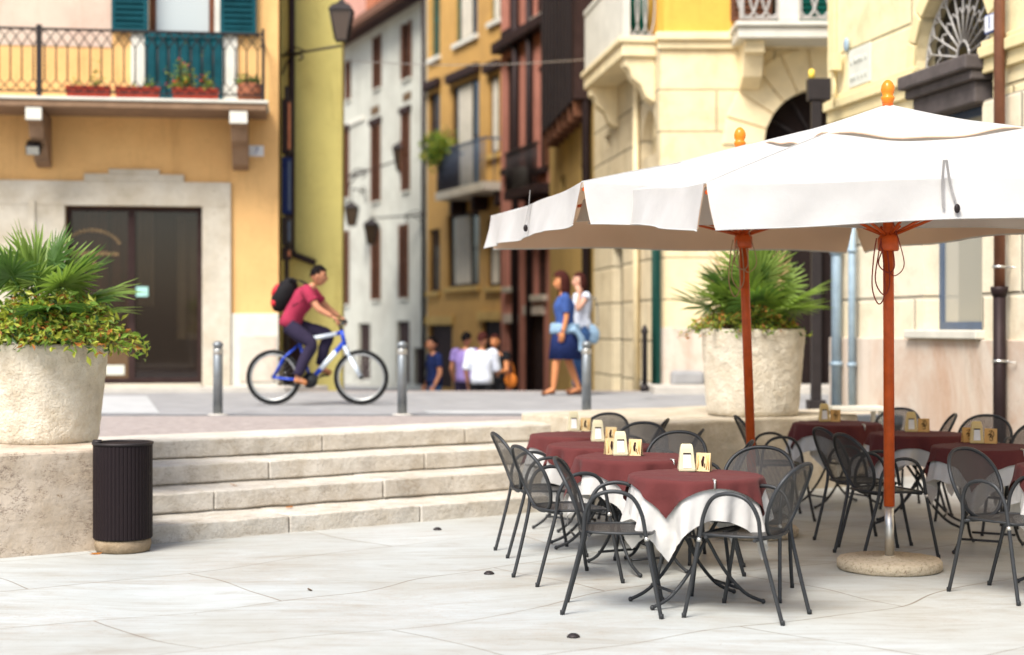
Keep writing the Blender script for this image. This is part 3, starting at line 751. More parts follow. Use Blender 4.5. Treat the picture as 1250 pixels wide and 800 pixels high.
# ------------------------------------------------------------------ parasols
def parasol(label, base, top, half, rot, zc, drop0, zt, strap_faces, seed, cord_z, cordm, wind, hubz):
    """base/top are the pole foot and the canopy centre on the ground plan"""
    rg = random.Random(seed)
    t = thing('parasol', label, 'parasol', base)
    c = Vector((top[0] - base[0], top[1] - base[1], 0))
    Mx = Matrix.Translation(c) @ Matrix.Rotation(rot, 4, 'Z')
    dirs = [(-1, -1), (1, -1), (1, 1), (-1, 1)]; zb = hubz + .02
    def bil(x, y): return ((1 - x) * (1 - y) * zc[0] + (1 + x) * (1 - y) * zc[1] + (1 + x) * (1 + y) * zc[2] + (1 - x) * (1 + y) * zc[3]) / 4
    def surf(face, u, v, off=0, inset=0):   # u along the rim, v from apex to rim
        a, b = Vector(dirs[face]), Vector(dirs[(face + 1) % 4]); h = half - inset
        q_ = a.lerp(b, u); p = q_ * h * v
        z = zt + (bil(q_.x, q_.y) - zt) * v - .06 * math.sin(PI * v) * math.sin(PI * u) - .05 * v * math.sin(PI * u) * .5 + .012 * math.sin(PI * v)
        if v > .2: z += .007 * math.sin(13 * u + face) * math.sin(5 * v) * v
        return Mx @ Vector((p.x, p.y, z - off))
    bm = B()
    for f in range(4): grid(bm, lambda a, b: surf(f, a, .02 + .98 * b), 22, 16)
    bmesh.ops.remove_doubles(bm, verts=bm.verts, dist=.0008)
    obj('canopy', bm, M['canvas'], t)
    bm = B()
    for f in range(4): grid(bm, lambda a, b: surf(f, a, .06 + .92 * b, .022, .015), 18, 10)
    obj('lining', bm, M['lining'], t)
    for f in range(4):
        n = Vector(dirs[f]).lerp(Vector(dirs[(f + 1) % 4]), .5).normalized(); fl = .035 + .03 * wind
        ph = rg.uniform(0, 6)
        def val(a, b, side=1, off=0.0):
            u = .004 + .992 * a; e = surf(f, u, 1)
            drop = drop0 * b
            cor = max(0, 1 - u / .10) ** 2 + max(0, 1 - (1 - u) / .10) ** 2
            hem = -.035 * math.sin(PI * u) ** .6 * b
            out = (fl * b ** 1.3 + (.022 * math.sin(7 * u * 2 + ph) + .014 * math.sin(23 * u + ph * 2) + .008 * math.sin(41 * u + ph + 3 * b)) * b + .03 * cor * b) + off
            nn = (Mx.to_3x3() @ Vector((n.x, n.y, 0)))
            ta = (Mx.to_3x3() @ (Vector(dirs[(f + 1) % 4]) - Vector(dirs[f])).to_3d().normalized())
            q = e + nn * out + Vector((0, 0, -drop - hem))
            q += ta * ((u - .5) * -.05 * b * b)
            return q
        bm = B(); grid(bm, lambda a, b: val(a, b), 48, 8); v = obj('valance', bm, M['canvas'], t)
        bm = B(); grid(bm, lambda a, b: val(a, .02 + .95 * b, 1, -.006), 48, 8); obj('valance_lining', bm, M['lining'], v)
        bm = B(); tube(bm, [val(k / 40, 1) for k in range(41)], .004, 5); obj('hem', bm, M['canvas'], v)
        for (ff, uu) in strap_faces:
            if ff != f: continue
            bm = B()
            for du, L in ((-.006, .95), (.007, .72)):
                pts = [val(uu + du * .3, .0, 1, .012) + Vector((0, 0, .10)), val(uu + du, .15, 1, .02), val(uu + du * 1.6, L * .8, 1, .022)]
                pp = catmull(pts, 4); s = Mx.to_3x3() @ (Vector(dirs[(f + 1) % 4]) - Vector(dirs[f])).to_3d().normalized() * .008
                for p, q in zip(pp, pp[1:]): bm.faces.new([bm.verts.new(x) for x in (p - s, p + s, q + s, q - s)])
            sp = obj('strap', bm, M['strap'], v)
            bm = B(); p = val(uu + .012, .76, 1, .026); sphere(bm, p, .017, 1, .7, 1.5, 8); obj('buckle', bm, M['buckle'], sp)
    for f in range(4):
        for uu in (0.0, .5):
            bm = B(); tube(bm, [surf(f, uu, .42 + .58 * k / 14, -.001) for k in range(15)], .0035, 5); obj('seam', bm, M['canvas'], t)
    # vent cap
    def cap(face, u, v):
        a, b = Vector(dirs[face]), Vector(dirs[(face + 1) % 4]); h = half * .38
        q_ = a.lerp(b, u); p = q_ * h * v
        z = zt + .040 * (1 - .75 * v) + .004 + ((bil(q_.x, q_.y) - zt) * .38 - .012) * v - .012 * math.sin(PI * v) + .012 * math.sin(2 * PI * u * 1.5 + face * 1.7) * v ** 3 + .010 * math.sin(PI * 5 * u) * v ** 4 - .03 * v * math.sin(PI * u)
        return Mx @ Vector((p.x, p.y, z))
    bm = B()
    for f in range(4): grid(bm, lambda a, b: cap(f, a, .01 + .99 * b), 16, 8)
    obj('vent_cap', bm, M['canvas'], t)
    bm = B()
    for f in range(4): tube(bm, [cap(f, k / 16, 1) for k in range(17)], .006, 5)
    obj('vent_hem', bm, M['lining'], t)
    # pole: steel sleeve, wooden pole, hub, ribs
    ptop = Vector((c.x, c.y, zt + .07)); axis = ptop - Vector((0, 0, .08)); zat = lambda z: Vector((0, 0, .08)) + axis * ((z - .08) / axis.z)
    bm = B(); tube(bm, [zat(.07), zat(.41)], .030, 18); obj('sleeve', bm, M['silver'], t)
    bm = B(); tube(bm, [zat(.405), zat(zt + .06)], .0345, 18); obj('pole', bm, M['orange_wood'], t)
    bm = B(); p = zat(zt + .115); lathe(bm, [(.03, -.09), (.040, -.045), (.044, -.035), (.040, -.024), (.031, -.018), (.040, .000), (.044, .022), (.040, .045), (.029, .066), (.014, .080), (.001, .084)], 24, p); obj('finial', bm, M['finial'], t)
    hz = zb - .02; p = zat(hz)
    bm = B(); lathe(bm, [(.06, -.06), (.068, -.05), (.068, .02), (.05, .05), (.04, .05)], 20, p); h = obj('hub', fix(bm), M['orange_wood'], t)
    bm = B()
    for k in range(8):
        a = rot + PI / 4 * k + PI / 4; rr = half * (1.40 if k % 2 == 0 else .99); uu = .5 if k % 2 else 0
        cx_, cy_ = math.cos(a - rot), math.sin(a - rot); mm = max(abs(cx_), abs(cy_)); q = c + Vector((math.cos(a) * rr, math.sin(a) * rr, bil(cx_ / mm, cy_ / mm) - .045 - (.035 if k % 2 else 0)))
        b2 = B(); s = zat(zt - .12); tube(b2, [s, s.lerp(q, .5) - Vector((0, 0, .05 if k % 2 else .025)), q], .012, 6); rb = obj('rib', b2, M['orange_wood'], t)
        b2 = B(); tube(b2, [p + Vector((0, 0, .03)), s.lerp(q, .55) - Vector((0, 0, .01))], .010, 6); obj('strut', b2, M['orange_wood'], rb)
    bm.free()
    # base
    bm = B(); lathe(bm, [(.315, 0), (.33, .012), (.332, .055), (.318, .072), (.05, .078), (.045, .09), (.001, .09)], 56); roughen(bm, .004, seed, 20); obj('base', fix(bm), M['concrete'], t)
    # pulley cords
    for k in range(3):
        bm = B(); x0 = -.085 + .03 * k; q = zat(cord_z); L = (.42, .36, .22)[k]
        loop = [(x0, -.04, 0), (x0 - .02, -.045, -L * .3), (x0 - .03 - .01 * k, -.05, -L * .75), (x0 + .01, -.05, -L), (x0 + .05, -.05, -L * .85), (x0 + .045, -.045, -L * .4), (x0 + .03, -.04, -.02)]
        tube(bm, [q + p for p in catmull(loop, 5)], .0045, 5); obj('cord', bm, cordm, t)
    bm = B(); q = zat(cord_z); tube(bm, [q + p for p in catmull([(.02, -.045, .1), (.085, -.045, -.12), (.08, -.045, -.20), (.03, -.048, -.24), (.0, -.048, -.22)], 5)], .0035, 5); obj('cord', bm, cordm, t)
    return t
parasol('large white parasol nearest the camera, orange pole on round concrete base', (2.42, 9.98, 0), (2.41, 9.98), 1.66, R(8.1), (2.30, 2.45, 2.62, 2.57), .25, 2.94, [(0, .395)], 3, 2.12, M['cord_red'], .15, 2.10)
parasol('white parasol farther back, its leaning orange pole before the right planter', (1.80, 11.6, 0), (1.70, 11.6), 1.60, R(11), (2.46, 2.46, 2.47, 2.47), .27, 2.845, [(3, .52)], 8, 2.20, M['cord'], .2, 2.20)

# ------------------------------------------------------------------ bollards, studs, leaves, post
def bollard(px, py, lab):
    p = G(px, py, UP); t = thing('bollard', lab, 'bollard', p, group='grey steel bollards along the kerb')
    bm = B(); lathe(bm, [(.052, 0), (.052, .64), (.048, .645)], 20); obj('post', bm, M['bollard'], t)
    bm = B(); lathe(bm, [(.053, .645), (.055, .65), (.055, .70), (.053, .705)], 20); obj('ring', fix(bm), M['silver'], t)
    bm = B(); lathe(bm, [(.046, .705), (.046, .725), (.056, .735), (.054, .765), (.03, .785), (.001, .79)], 20); obj('cap', fix(bm), M['bollard'], t)
    bm = B(); lathe(bm, [(.11, -.01), (.11, .006), (.055, .012)], 20); obj('collar', bm, M['sidewalk'], t)
bollard(266, 506.5, 'grey steel bollard leftmost, in front of the shop door jamb')
bollard(491, 506.5, 'grey steel bollard just right of the bicycle front wheel')
bollard(716, 504.5, 'grey steel bollard in front of the two women')
for px, py, w in ((700, 778, 'nearest the camera, below the foremost table'), (597, 701, 'in the paving left of the nearest chair'), (534, 647, 'in the paving close to the bottom step')):
    bm = B(); lathe(bm, [(.034, 0), (.032, .008), (.018, .018), (.001, .021)], 18); o = obj('paving_stud', bm, M['iron']); o.location = G(px, py); tag(o, 'small dark metal stud ' + w, 'stud', 'metal studs in the paving')
def leaf(p, a, s, m, w):
    bm = B(); leaf_pts = [(-1, 0, 0), (-.3, .38, .12), (.5, .3, .10), (1, 0, .25), (.5, -.3, .02), (-.3, -.38, .05)]
    bm.faces.new([bm.verts.new((x * s, y * s, z * s + .003)) for x, y, z in leaf_pts]); o = obj('fallen_leaf', bm, m); o.location = p; o.rotation_euler = (.1, .05, a)
    tag(o, w, 'leaf', 'fallen leaves')
leaf(G(117, 677), .4, .045, M['leaf4'], 'orange dry leaf on the paving at the foot of the bin')
leaf(G(378, 721), 2, .035, M['stem'], 'curled brown leaf lying alone on the open paving')
leaf(G(1118, 679), .1, .05, M['ink_red'], 'red brown scrap on the paving behind the parasol base')
for px, py, si, w in ((394, 640, 0, 'at the foot of the bottom step'), (353, 620, 1, 'on the lowest step tread'), (285, 593, 2, 'on the second step tread')):
    z = (0, .137, .297)[si]; leaf(G(px, py, z), px, .05, M['leaf4'], 'orange leaf ' + w)
p = G(996, 499, UP); t = thing('lamp_post', 'black square post with yellow top behind the right planter', 'post', p)
bm = B(); box(bm, -.055, .055, -.055, .055, 0, 3.55); box(bm, -.10, .10, -.10, .10, 0, .10); obj('post', bm, M['iron'], t, bevel=.008)
bm = B(); box(bm, -.10, .16, -.075, .075, 3.552, 3.80); obj('head', bm, M['iron'], t, bevel=.01)
bm = B(); lathe(bm, [(.035, 3.80), (.035, 3.90), (.001, 3.92)], 12, (-.05, 0, 0)); obj('finial', bm, M['yellow_lamp'], t)
p = G(787, 478, UP + .1); t = thing('iron_post', 'thin dark iron post standing by the palace wall', 'post', p)
bm = B(); lathe(bm, [(.035, 0), (.035, .75), (.05, .78), (.02, .86), (.001, .87)], 12); obj('post', bm, M['iron'], t)
bm = B(); lathe(bm, [(.06, 0), (.06, .06), (.036, .09)], 12); obj('foot', bm, M['iron'], t)
# ------------------------------------------------------------------ people
def skin_mesh(nodes, edges, root, sub=2):
    me = bpy.data.meshes.new('tmp'); bm = B(); L = bm.verts.layers.skin.verify(); V = {}
    for k, (p, r) in nodes.items():
        v = bm.verts.new(p); V[k] = v
        rr = r if isinstance(r, tuple) else (r, r)
        v[L].radius = rr; v[L].use_root = (k == root)
    for a, b in edges: bm.edges.new((V[a], V[b]))
    bm.to_mesh(me); bm.free()
    o = bpy.data.objects.new('tmp', me); COL.objects.link(o)
    m = o.modifiers.new('s', 'SKIN'); m.use_smooth_shade = True; m.branch_smoothing = .6
    m = o.modifiers.new('u', 'SUBSURF'); m.levels = sub; m.render_levels = sub
    bpy.context.view_layer.update()
    dg = bpy.context.evaluated_depsgraph_get()
    out = bpy.data.meshes.new_from_object(o.evaluated_get(dg))
    bpy.data.objects.remove(o); bpy.data.meshes.remove(me)
    bm = B(); bm.from_mesh(out); bpy.data.meshes.remove(out)
    for f in bm.faces: f.smooth = True; f.material_index = 0
    return bm

def loft(bm, prof, seg=26):
    """closed body of rounded oval rings (centre, half width along y, half depth) along a path"""
    rings = []
    for i, (p, w, d) in enumerate(prof):
        ax = (prof[min(i + 1, len(prof) - 1)][0] - prof[max(i - 1, 0)][0]).normalized(); sd = Vector((0, 1, 0)); sd = (sd - ax * sd.dot(ax)).normalized(); fw = sd.cross(ax)
        rings.append([bm.verts.new(p + sd * w * math.copysign(abs(math.sin(2 * PI * k / seg)) ** .85, math.sin(2 * PI * k / seg)) + fw * d * math.cos(2 * PI * k / seg)) for k in range(seg)])
    for r0, r1 in zip(rings, rings[1:]):
        for k in range(seg): bm.faces.new((r0[k], r0[(k + 1) % seg], r1[(k + 1) % seg], r1[k])).smooth = True
    bm.faces.new(rings[0]); bm.faces.new(rings[-1])

def lerp(a, b, t): return tuple(Vector(a).lerp(Vector(b), t))

def head(bm, c, yaw=0, pitch=0, sc=1.0):
    Mh = Matrix.Translation(c) @ Matrix.Rotation(yaw, 4, 'Z') @ Matrix.Rotation(pitch, 4, 'Y') @ Matrix.Scale(sc, 4)
    n = bmesh.ops.create_uvsphere(bm, u_segments=28, v_segments=20, radius=1)
    for v in n['verts']:
        x, y, z = v.co
        X, Y, Z = x * .096, y * .076, z * .118
        if z < -.1:
            t = min(1, (-z - .1) / .9); Y *= 1 - .34 * t; X = X * (1 - .12 * t) + .016 * t
            if x < 0: X *= 1 - .35 * t
        if x > .8 and abs(y) < .26 and -.38 < z < .12: X += .024 * (1 - abs(y) / .26) * max(0, min(1, (.14 - z) / .4))
        if x > .75 and .08 < z < .26 and .15 < abs(y) < .6: X -= .006
        if x > .8 and -.62 < z < -.5 and abs(y) < .3: X += .006
        v.co = Mh @ Vector((X, Y, Z))
    for f in set(f for v in n['verts'] for f in v.link_faces): f.smooth = True; f.material_index = 0
    for s in (1, -1):
        sphere(bm, Mh @ Vector((.082, s * .031, .016)), .0115 * sc, seg=8, mi=1)
        sphere(bm, Mh @ Vector((-.004, s * .077, -.004)), .028 * sc, .55, .3, 1, 10, 0, Matrix.Rotation(yaw, 3, 'Z'))
        sphere(bm, Mh @ Vector((.087, s * .031, .036)), .017 * sc, .35, 1, .22, 8, 3, Matrix.Rotation(yaw, 3, 'Z'))
    sphere(bm, Mh @ Vector((.092, 0, -.062)), .022 * sc, .35, 1, .3, 8, 2, Matrix.Rotation(yaw, 3, 'Z'))
    return Mh

def hand(bm, wrist, d, palm_n, curl=.5, thumb=1):
    d = Vector(d).normalized(); n = Vector(palm_n); n = (n - d * n.dot(d)).normalized(); s = d.cross(n) * thumb; w = Vector(wrist)
    # palm
    q = [w + d * t for t in (0, .03, .06, .085)]
    seg = 10; rings = []
    for p, a, b in zip(q, (.024, .034, .040, .038), (.017, .016, .014, .011)):
        rings.append([bm.verts.new(p + s * a * math.cos(2 * PI * k / seg) + n * b * math.sin(2 * PI * k / seg)) for k in range(seg)])
    for r0, r1 in zip(rings, rings[1:]):
        for k in range(seg): bm.faces.new((r0[k], r0[(k + 1) % seg], r1[(k + 1) % seg], r1[k])).smooth = True
    bm.faces.new(rings[-1])
    for i, L in enumerate((.068, .078, .072, .055)):
        b = w + d * .078 + s * (.028 - .0185 * i); pts = [b]; dd = d.copy()
        for k in range(3):
            dd = (dd * math.cos(curl) + n * math.sin(curl)).normalized() if k or curl > .2 else dd
            pts.append(pts[-1] + dd * L * (.42, .33, .25)[k])
        tube(bm, pts, [.0095, .009, .008, .006], 7)
    b = w + d * .025 + s * .026; tube(bm, [b, b + (d * .5 + s * .8 + n * .3).normalized() * .035, b + (d * .9 + s * .6 + n * .6).normalized() * .062], [.012, .010, .007], 7)

def hair_cap(Mh, long=0.0, seed=1, vol=1.0):
    bm = B(); n = bmesh.ops.create_uvsphere(bm, u_segments=26, v_segments=18, radius=1)
    kill = []
    for v in n['verts']:
        x, y, z = v.co
        lim = .42 - .65 * max(0, -x + .25) - (.25 if abs(y) > .75 and x < .35 else 0)
        if x > .35: lim = .48
        if z < lim - (1.2 if long and x < .3 else 0): kill.append(v); continue
    bmesh.ops.delete(bm, geom=kill, context='VERTS')
    for v in bm.verts:
        x, y, z = v.co; k = 1.09 * vol
        X, Y, Z = x * .098 * k, y * .080 * k, z * .120 * k
        if long and z < .2 and x < .35:
            t = min(1, (.2 - z) / 1.2); Z -= long * t; X -= .02 * t; Y *= 1 + .25 * t
        from mathutils import noise
        q = noise.noise(Vector((X, Y, Z)) * 26 + Vector((seed, 0, 0))) * .009
        v.co = Mh @ Vector((X * (1 + q * 6), Y * (1 + q * 6), Z + q))
    for f in bm.faces: f.smooth = True
    return bm

BODY = [('pelvis', 'spine'), ('spine', 'chest'), ('chest', 'neck'), ('neck', 'headb')]
for s in 'LR': BODY += [('chest', 'sh' + s), ('sh' + s, 'el' + s), ('el' + s, 'wr' + s), ('pelvis', 'hip' + s), ('hip' + s, 'kn' + s), ('kn' + s, 'cf' + s), ('cf' + s, 'an' + s), ('an' + s, 'to' + s)]

def person(label, loc, rz, J, skin='skin', female=False, headc=None, hyaw=0, hpitch=0, hair='hair_black', hlong=0, hvol=1, top='tee', sleeve=.45, bottom='jeans', bottom_to=1.0, skirt=None, shoes='shoe', hands=None, group=None, fat=1.0, foot_len=True):
    t = thing('person', label, 'person', loc, rz, group)
    r = {'pelvis': .120, 'spine': .108, 'chest': .120, 'neck': .055, 'headb': .048, 'sh': .058, 'el': .041, 'wr': .027, 'hip': .085, 'kn': .056, 'cf': .052, 'an': .035, 'to': .032}
    if female: r.update({'chest': .112, 'spine': .098, 'pelvis': .122, 'sh': .048, 'el': .036, 'wr': .024, 'neck': .046})
    J = dict(J)
    for s in 'LR':
        J['cf' + s] = tuple(Vector(lerp(J['kn' + s], J['an' + s], .32)))
    rad = lambda k: r[k] if k in r else r[k[:-1]]
    sc = lambda q, f, a=0: tuple((x * f + a) for x in q) if isinstance(q, tuple) else q * f + a
    nodes = {k: (J[k], sc(rad(k), (.84 if k in ('pelvis', 'spine', 'chest') else min(fat, 1.06)) * (.9 if k[:2] in ('sh', 'hi') else 1))) for k in J}
    bm = skin_mesh(nodes, BODY, 'pelvis')
    hc = headc or tuple(Vector(J['headb']) + Vector((.015, 0, .115)))
    Mh = head(bm, hc, hyaw, hpitch, .98 if female else 1.02)
    for s in 'LR':
        d, pn, cu = (hands or {}).get(s, (Vector(J['wr' + s]) - Vector(J['el' + s]), (0, -1 if s == 'L' else 1, 0), .3))
        hand(bm, J['wr' + s], d, pn, cu, 1 if s == 'R' else -1)
    obj('body', bm, [M[skin], M['eye'], M['lip'], M[hair]], t)
    obj('hair', hair_cap(Mh, hlong, len(label), hvol), M[hair], t)
    # top: lofted round the spine, sleeves as tapered tubes
    V = lambda k: Vector(J[k]); pel, spi, che, nec = V('pelvis'), V('spine'), V('chest'), V('neck')
    up0 = (spi - pel).normalized()
    if female: prof = [(pel - up0 * .02, .150, .118), (pel + up0 * .05, .150, .115), (spi, .128, .102), (spi.lerp(che, .55), .142, .122), (che, .152, .128), (che.lerp(nec, .45), .150, .098), (che.lerp(nec, .72), .105, .074), (che.lerp(nec, .86), .070, .064)]
    else: prof = [(pel - up0 * .05, .165, .125), (pel + up0 * .04, .162, .122), (spi, .155, .115), (spi.lerp(che, .55), .170, .124), (che, .180, .128), (che.lerp(nec, .45), .178, .105), (che.lerp(nec, .74), .120, .080), (che.lerp(nec, .92), .064, .062)]
    prof = [(p, w * (1 + (fat - 1) * .75), d * (1 + (fat - 1) * .9)) for p, w, d in prof]
    bm = B(); loft(bm, prof)
    lf = min(fat, 1.12)
    if sleeve > 0:
        for s in 'LR':
            q0 = V('sh' + s).lerp(che, .30) + Vector((0, 0, .015)); sh, el, wr = V('sh' + s), V('el' + s), V('wr' + s)
            if sleeve <= 1: pts = [q0, sh, sh.lerp(el, sleeve * .5), sh.lerp(el, sleeve)]; rs = [.070, .071, .066, .062]
            else: pts = [q0, sh, sh.lerp(el, .5), el, el.lerp(wr, sleeve - 1)]; rs = [.070, .071, .064, .056, .046]
            k = (.86 if female else 1) * lf; pp = catmull(pts, 4); n = len(rs) - 1
            tube(bm, pp, [k * (rs[min(int(t / 4), n)] * (1 - (t % 4) / 4) + rs[min(int(t / 4) + 1, n)] * (t % 4) / 4) for t in range(len(pp))], 14)
    roughen(bm, .007, len(label), 13); obj('shirt', fix(bm), M[top], t, smooth=True)
    if skirt:
        zt, zh, wt, wh = skirt; px, py = J['pelvis'][0], J['pelvis'][1]
        bm = B(); lathe(bm, [(wt * .9, zt), (wt, zt - .08), (wt * 1.08, zt - .2), (wh, zh), (wh * .96, zh)], 28, (px, py, 0), rfun=lambda a, z: 1 - .06 * abs(math.sin(a)) + .02 * math.sin(7 * a)); roughen(bm, .008, 3, 12); obj('skirt', fix(bm), M[bottom], t, smooth=True)
    else:
        bm = B(); hl = (V('hipL') + V('hipR')) / 2; w0 = .158 if female else .160
        loft(bm, [(pel + up0 * .075, w0 * .94, .108), (pel + up0 * .03, w0, .114), (pel.lerp(hl, .6), w0 * 1.06, .122), (hl - up0 * .03, w0 * .95, .112), (hl - up0 * .075, w0 * .55, .07)])
        for s in 'LR':
            h_, kn, an = V('hip' + s), V('kn' + s), V('an' + s); dn = (kn - h_).normalized()
            pts = [h_ - dn * .02, h_.lerp(kn, .4), kn, kn.lerp(an, .4), kn.lerp(an, bottom_to * .93)]; rs = [.098, .090, .070, .066, .056]; pp = catmull(pts, 5)
            tube(bm, pp, [lf * (rs[min(int(t / 5), 4)] * (1 - (t % 5) / 5) + rs[min(int(t / 5) + 1, 4)] * (t % 5) / 5) for t in range(len(pp))], 16)
        roughen(bm, .007, 5, 13); obj('trousers', fix(bm), M[bottom], t, smooth=True)
    for s in 'LR':
        a, b = Vector(J['an' + s]), Vector(J['to' + s]); d = (b - a); hd = Vector((d.x, d.y, 0)).normalized() if Vector((d.x, d.y, 0)).length > .01 else Vector((1, 0, 0))
        dn = d.normalized()
        nd = {'h': (tuple(a - hd * .035 + Vector((0, 0, -.035))), .035), 'm': (lerp(a, b, .55), (.034, .040)), 't': (tuple(b + dn * .03), (.028, .038)), }
        bm = skin_mesh(nd, [('h', 'm'), ('m', 't')], 'h'); obj('shoe', bm, M[shoes], t, smooth=True)
    return t

def stand(h=1.70, lean=0.0, stride=(0, 0), width=.10, female=False):
    k = h / 1.70; sw = (.165 if female else .195); J = {}
    J['pelvis'] = (0, 0, .93 * k); J['spine'] = (.0 + lean * .4, 0, 1.09 * k); J['chest'] = (lean * .8, 0, 1.27 * k); J['neck'] = (lean + .01, 0, 1.42 * k); J['headb'] = (lean + .025, 0, 1.48 * k)
    for s, q in (('L', 1), ('R', -1)):
        st = stride[0] if s == 'L' else stride[1]
        J['sh' + s] = (lean * .9, q * sw * k, 1.37 * k); J['el' + s] = (-.03 + lean, q * (sw + .06) * k, 1.09 * k); J['wr' + s] = (.08 + lean, q * (sw + .055) * k, .86 * k)
        J['hip' + s] = (0, q * width * k, .86 * k); J['kn' + s] = (st * .5 + .03, q * (width + .005) * k, .48 * k); J['an' + s] = (st - .03, q * width * k, .085 * k); J['to' + s] = (st + .11, q * (width + .02) * k, .035 * k)
    return J

# cyclist: bicycle and rider share one frame, rear hub at (0,0,.335)
bp = G(334, 494.5, UP); BM_ROT = R(-1.5)
def bicycle(loc, rz):
    t = thing('bicycle', 'blue and white mountain bicycle ridden across the square', 'bicycle', loc, rz)
    def wheel(x):
        w = link('wheel', None, t); bm = B()
        c = Vector((x, 0, .335)); ring = lambda r, n=48: [c + Vector((r * math.cos(2 * PI * k / n), 0, r * math.sin(2 * PI * k / n))) for k in range(n)]
        bpy.data.objects.remove(w)
        tube(bm, ring(.307), .027, 10, True); w = obj('wheel', bm, M['tyre'], t)
        bm = B(); tube(bm, ring(.275), .014, 8, True); obj('rim', bm, M['rim'], w)
        bm = B()
        for k in range(28):
            a = 2 * PI * k / 28; b = a + (.35 if k % 2 else -.35); s = .025 if k % 4 < 2 else -.025
            tube(bm, [c + Vector((.02 * math.cos(b), s, .02 * math.sin(b))), c + Vector((.27 * math.cos(a), 0, .27 * math.sin(a)))], .0016, 4)
        obj('spokes', bm, M['silver'], w)
        bm = B(); tube(bm, [c + Vector((0, -.05, 0)), c + Vector((0, .05, 0))], .02, 10); obj('hub', bm, M['metal'], w)
    wheel(0); wheel(1.06)
    bb = (.45, 0, .30); st = (.30, 0, .80); ht = (.82, 0, .90); hb = (.865, 0, .72)
    bm = B(); tube(bm, [ht, hb], .026, 10); tube(bm, [lerp(ht, hb, .15), lerp(st, bb, .06)], .024, 10); bm2 = B(); tube(bm2, [lerp(ht, hb, .8), bb], .030, 12)
    tube(bm, [st, bb], .021, 10); tube(bm, [(bb[0], -.04, bb[2]), (bb[0], .04, bb[2])], .028, 12)
    for s in (-.055, .055):
        tube(bm, [lerp(st, bb, .12), (.12, s, .56), (0, s, .335)], .011, 8); tube(bm, [bb, (.2, s, .31), (0, s, .335)], .012, 8)
    fr = obj('frame', bm, M['blue_paint'], t); obj('down_tube', bm2, M['blue_paint'], fr)
    bm = B(); tube(bm, [lerp(lerp(ht, hb, .15), lerp(st, bb, .06), .12), lerp(lerp(ht, hb, .15), lerp(st, bb, .06), .9)], .0256, 12); tube(bm, [lerp(lerp(ht, hb, .8), bb, .25), lerp(lerp(ht, hb, .8), bb, .7)], .0315, 12); obj('decal', bm, M['white_gloss'], fr)
    bm = B()
    for s in (-.06, .06): tube(bm, [(.87, s, .70), (.93, s, .57)], .021, 10); tube(bm, [(.93, s, .58), (1.055, s, .345)], .024, 10)
    box(bm, .85, .895, -.075, .075, .675, .715); obj('fork', bm, M['white_gloss'], t)
    bm = B(); tube(bm, [ht, (.80, 0, .96), (.86, 0, 1.0)], .019, 9); tube(bm, catmull([(.80, -.31, 1.02), (.86, -.20, 1.01), (.87, 0, 1.0), (.86, .20, 1.01), (.80, .31, 1.02)], 4), .013, 8); obj('handlebar', bm, M['metal'], t)
    bm = B()
    for s in (-1, 1): tube(bm, [(.83, s * .22, 1.02), (.79, s * .32, 1.02)], .019, 9)
    obj('grips', bm, M['tyre'], t)
    bm = B(); tube(bm, [st, (.265, 0, .90)], .014, 8); obj('seat_post', bm, M['silver'], t)
    bm = B(); grid(bm, lambda a, b: Vector((.13 + .27 * a, (.075 * (1 - a) ** .7 + .022) * math.cos(PI * b), .915 - .03 * math.sin(PI * b) * 0 + .028 * math.sin(PI * b))), 10, 10); obj('saddle', bm, M['black_cloth'], t, smooth=True)
    bm = B(); lathe(bm, [(.001, 0), (.09, 0), (.095, .004), (.001, .004)], 28); 
    for v in bm.verts: v.co = Vector((v.co.x + bb[0], -.055 - v.co.z, v.co.y + bb[2]))
    tube(bm, [(bb[0], -.06, bb[2]), (.295, -.075, .245)], .011, 8); obj('crank', fix(bm), M['metal'], t); bm = B(); tube(bm, [(bb[0], .06, bb[2]), (.605, .075, .355)], .011, 8); obj('crank', fix(bm), M['metal'], t)
    for x, y, z in ((.295, -.115, .245), (.605, .115, .355)):
        bm = B(); box(bm, x - .045, x + .045, y - .045, y + .045, z - .012, z + .012); obj('pedal', bm, M['tyre'], t)
    bm = B(); tube(bm, [(.45, -.055, .39), (.0, -.055, .372)], .004, 5); tube(bm, [(.45, -.055, .21), (.06, -.055, .25), (0, -.055, .30)], .004, 5); obj('chain', bm, M['iron'], t)
    return t
bicycle(bp, BM_ROT)
J = {'pelvis': (.20, 0, .985), 'spine': (.27, 0, 1.14), 'chest': (.385, 0, 1.315), 'neck': (.47, 0, 1.42), 'headb': (.51, 0, 1.47),
     'shL': (.43, .185, 1.37), 'shR': (.43, -.185, 1.37), 'elL': (.62, .26, 1.17), 'elR': (.58, -.25, 1.155), 'wrL': (.765, .26, 1.065), 'wrR': (.755, -.265, 1.06),
     'hipL': (.23, .10, .95), 'hipR': (.22, -.10, .945), 'knL': (.63, .12, .845), 'knR': (.475, -.12, .73), 'anL': (.545, .12, .45), 'anR': (.30, -.125, .335), 'toL': (.66, .12, .385), 'toR': (.40, -.125, .27)}
person('man in crimson t-shirt and dark jeans riding the blue bicycle', bp, BM_ROT, J, 'skin', fat=1.08, headc=(.545, 0, 1.56), hpitch=R(6), hair='hair_black', top='tee', sleeve=.6, bottom='jeans', shoes='shoe',
       hands={'L': ((.6, .3, -.35), (-.2, 0, -1), .75), 'R': ((.6, -.3, -.35), (-.2, 0, -1), .75)})
t = thing('backpack', 'black and red backpack worn by the cyclist', 'backpack', bp + Vector((.235, 0, 1.33)), BM_ROT)
Mb = Matrix.Rotation(R(30), 4, 'Y')
bm = B(); sphere(bm, (-.10, 0, 0), 1, .135, .17, .23, 20, 0, Mb.to_3x3()); roughen(bm, .012, 4, 9); obj('bag', bm, M['backpack'], t)
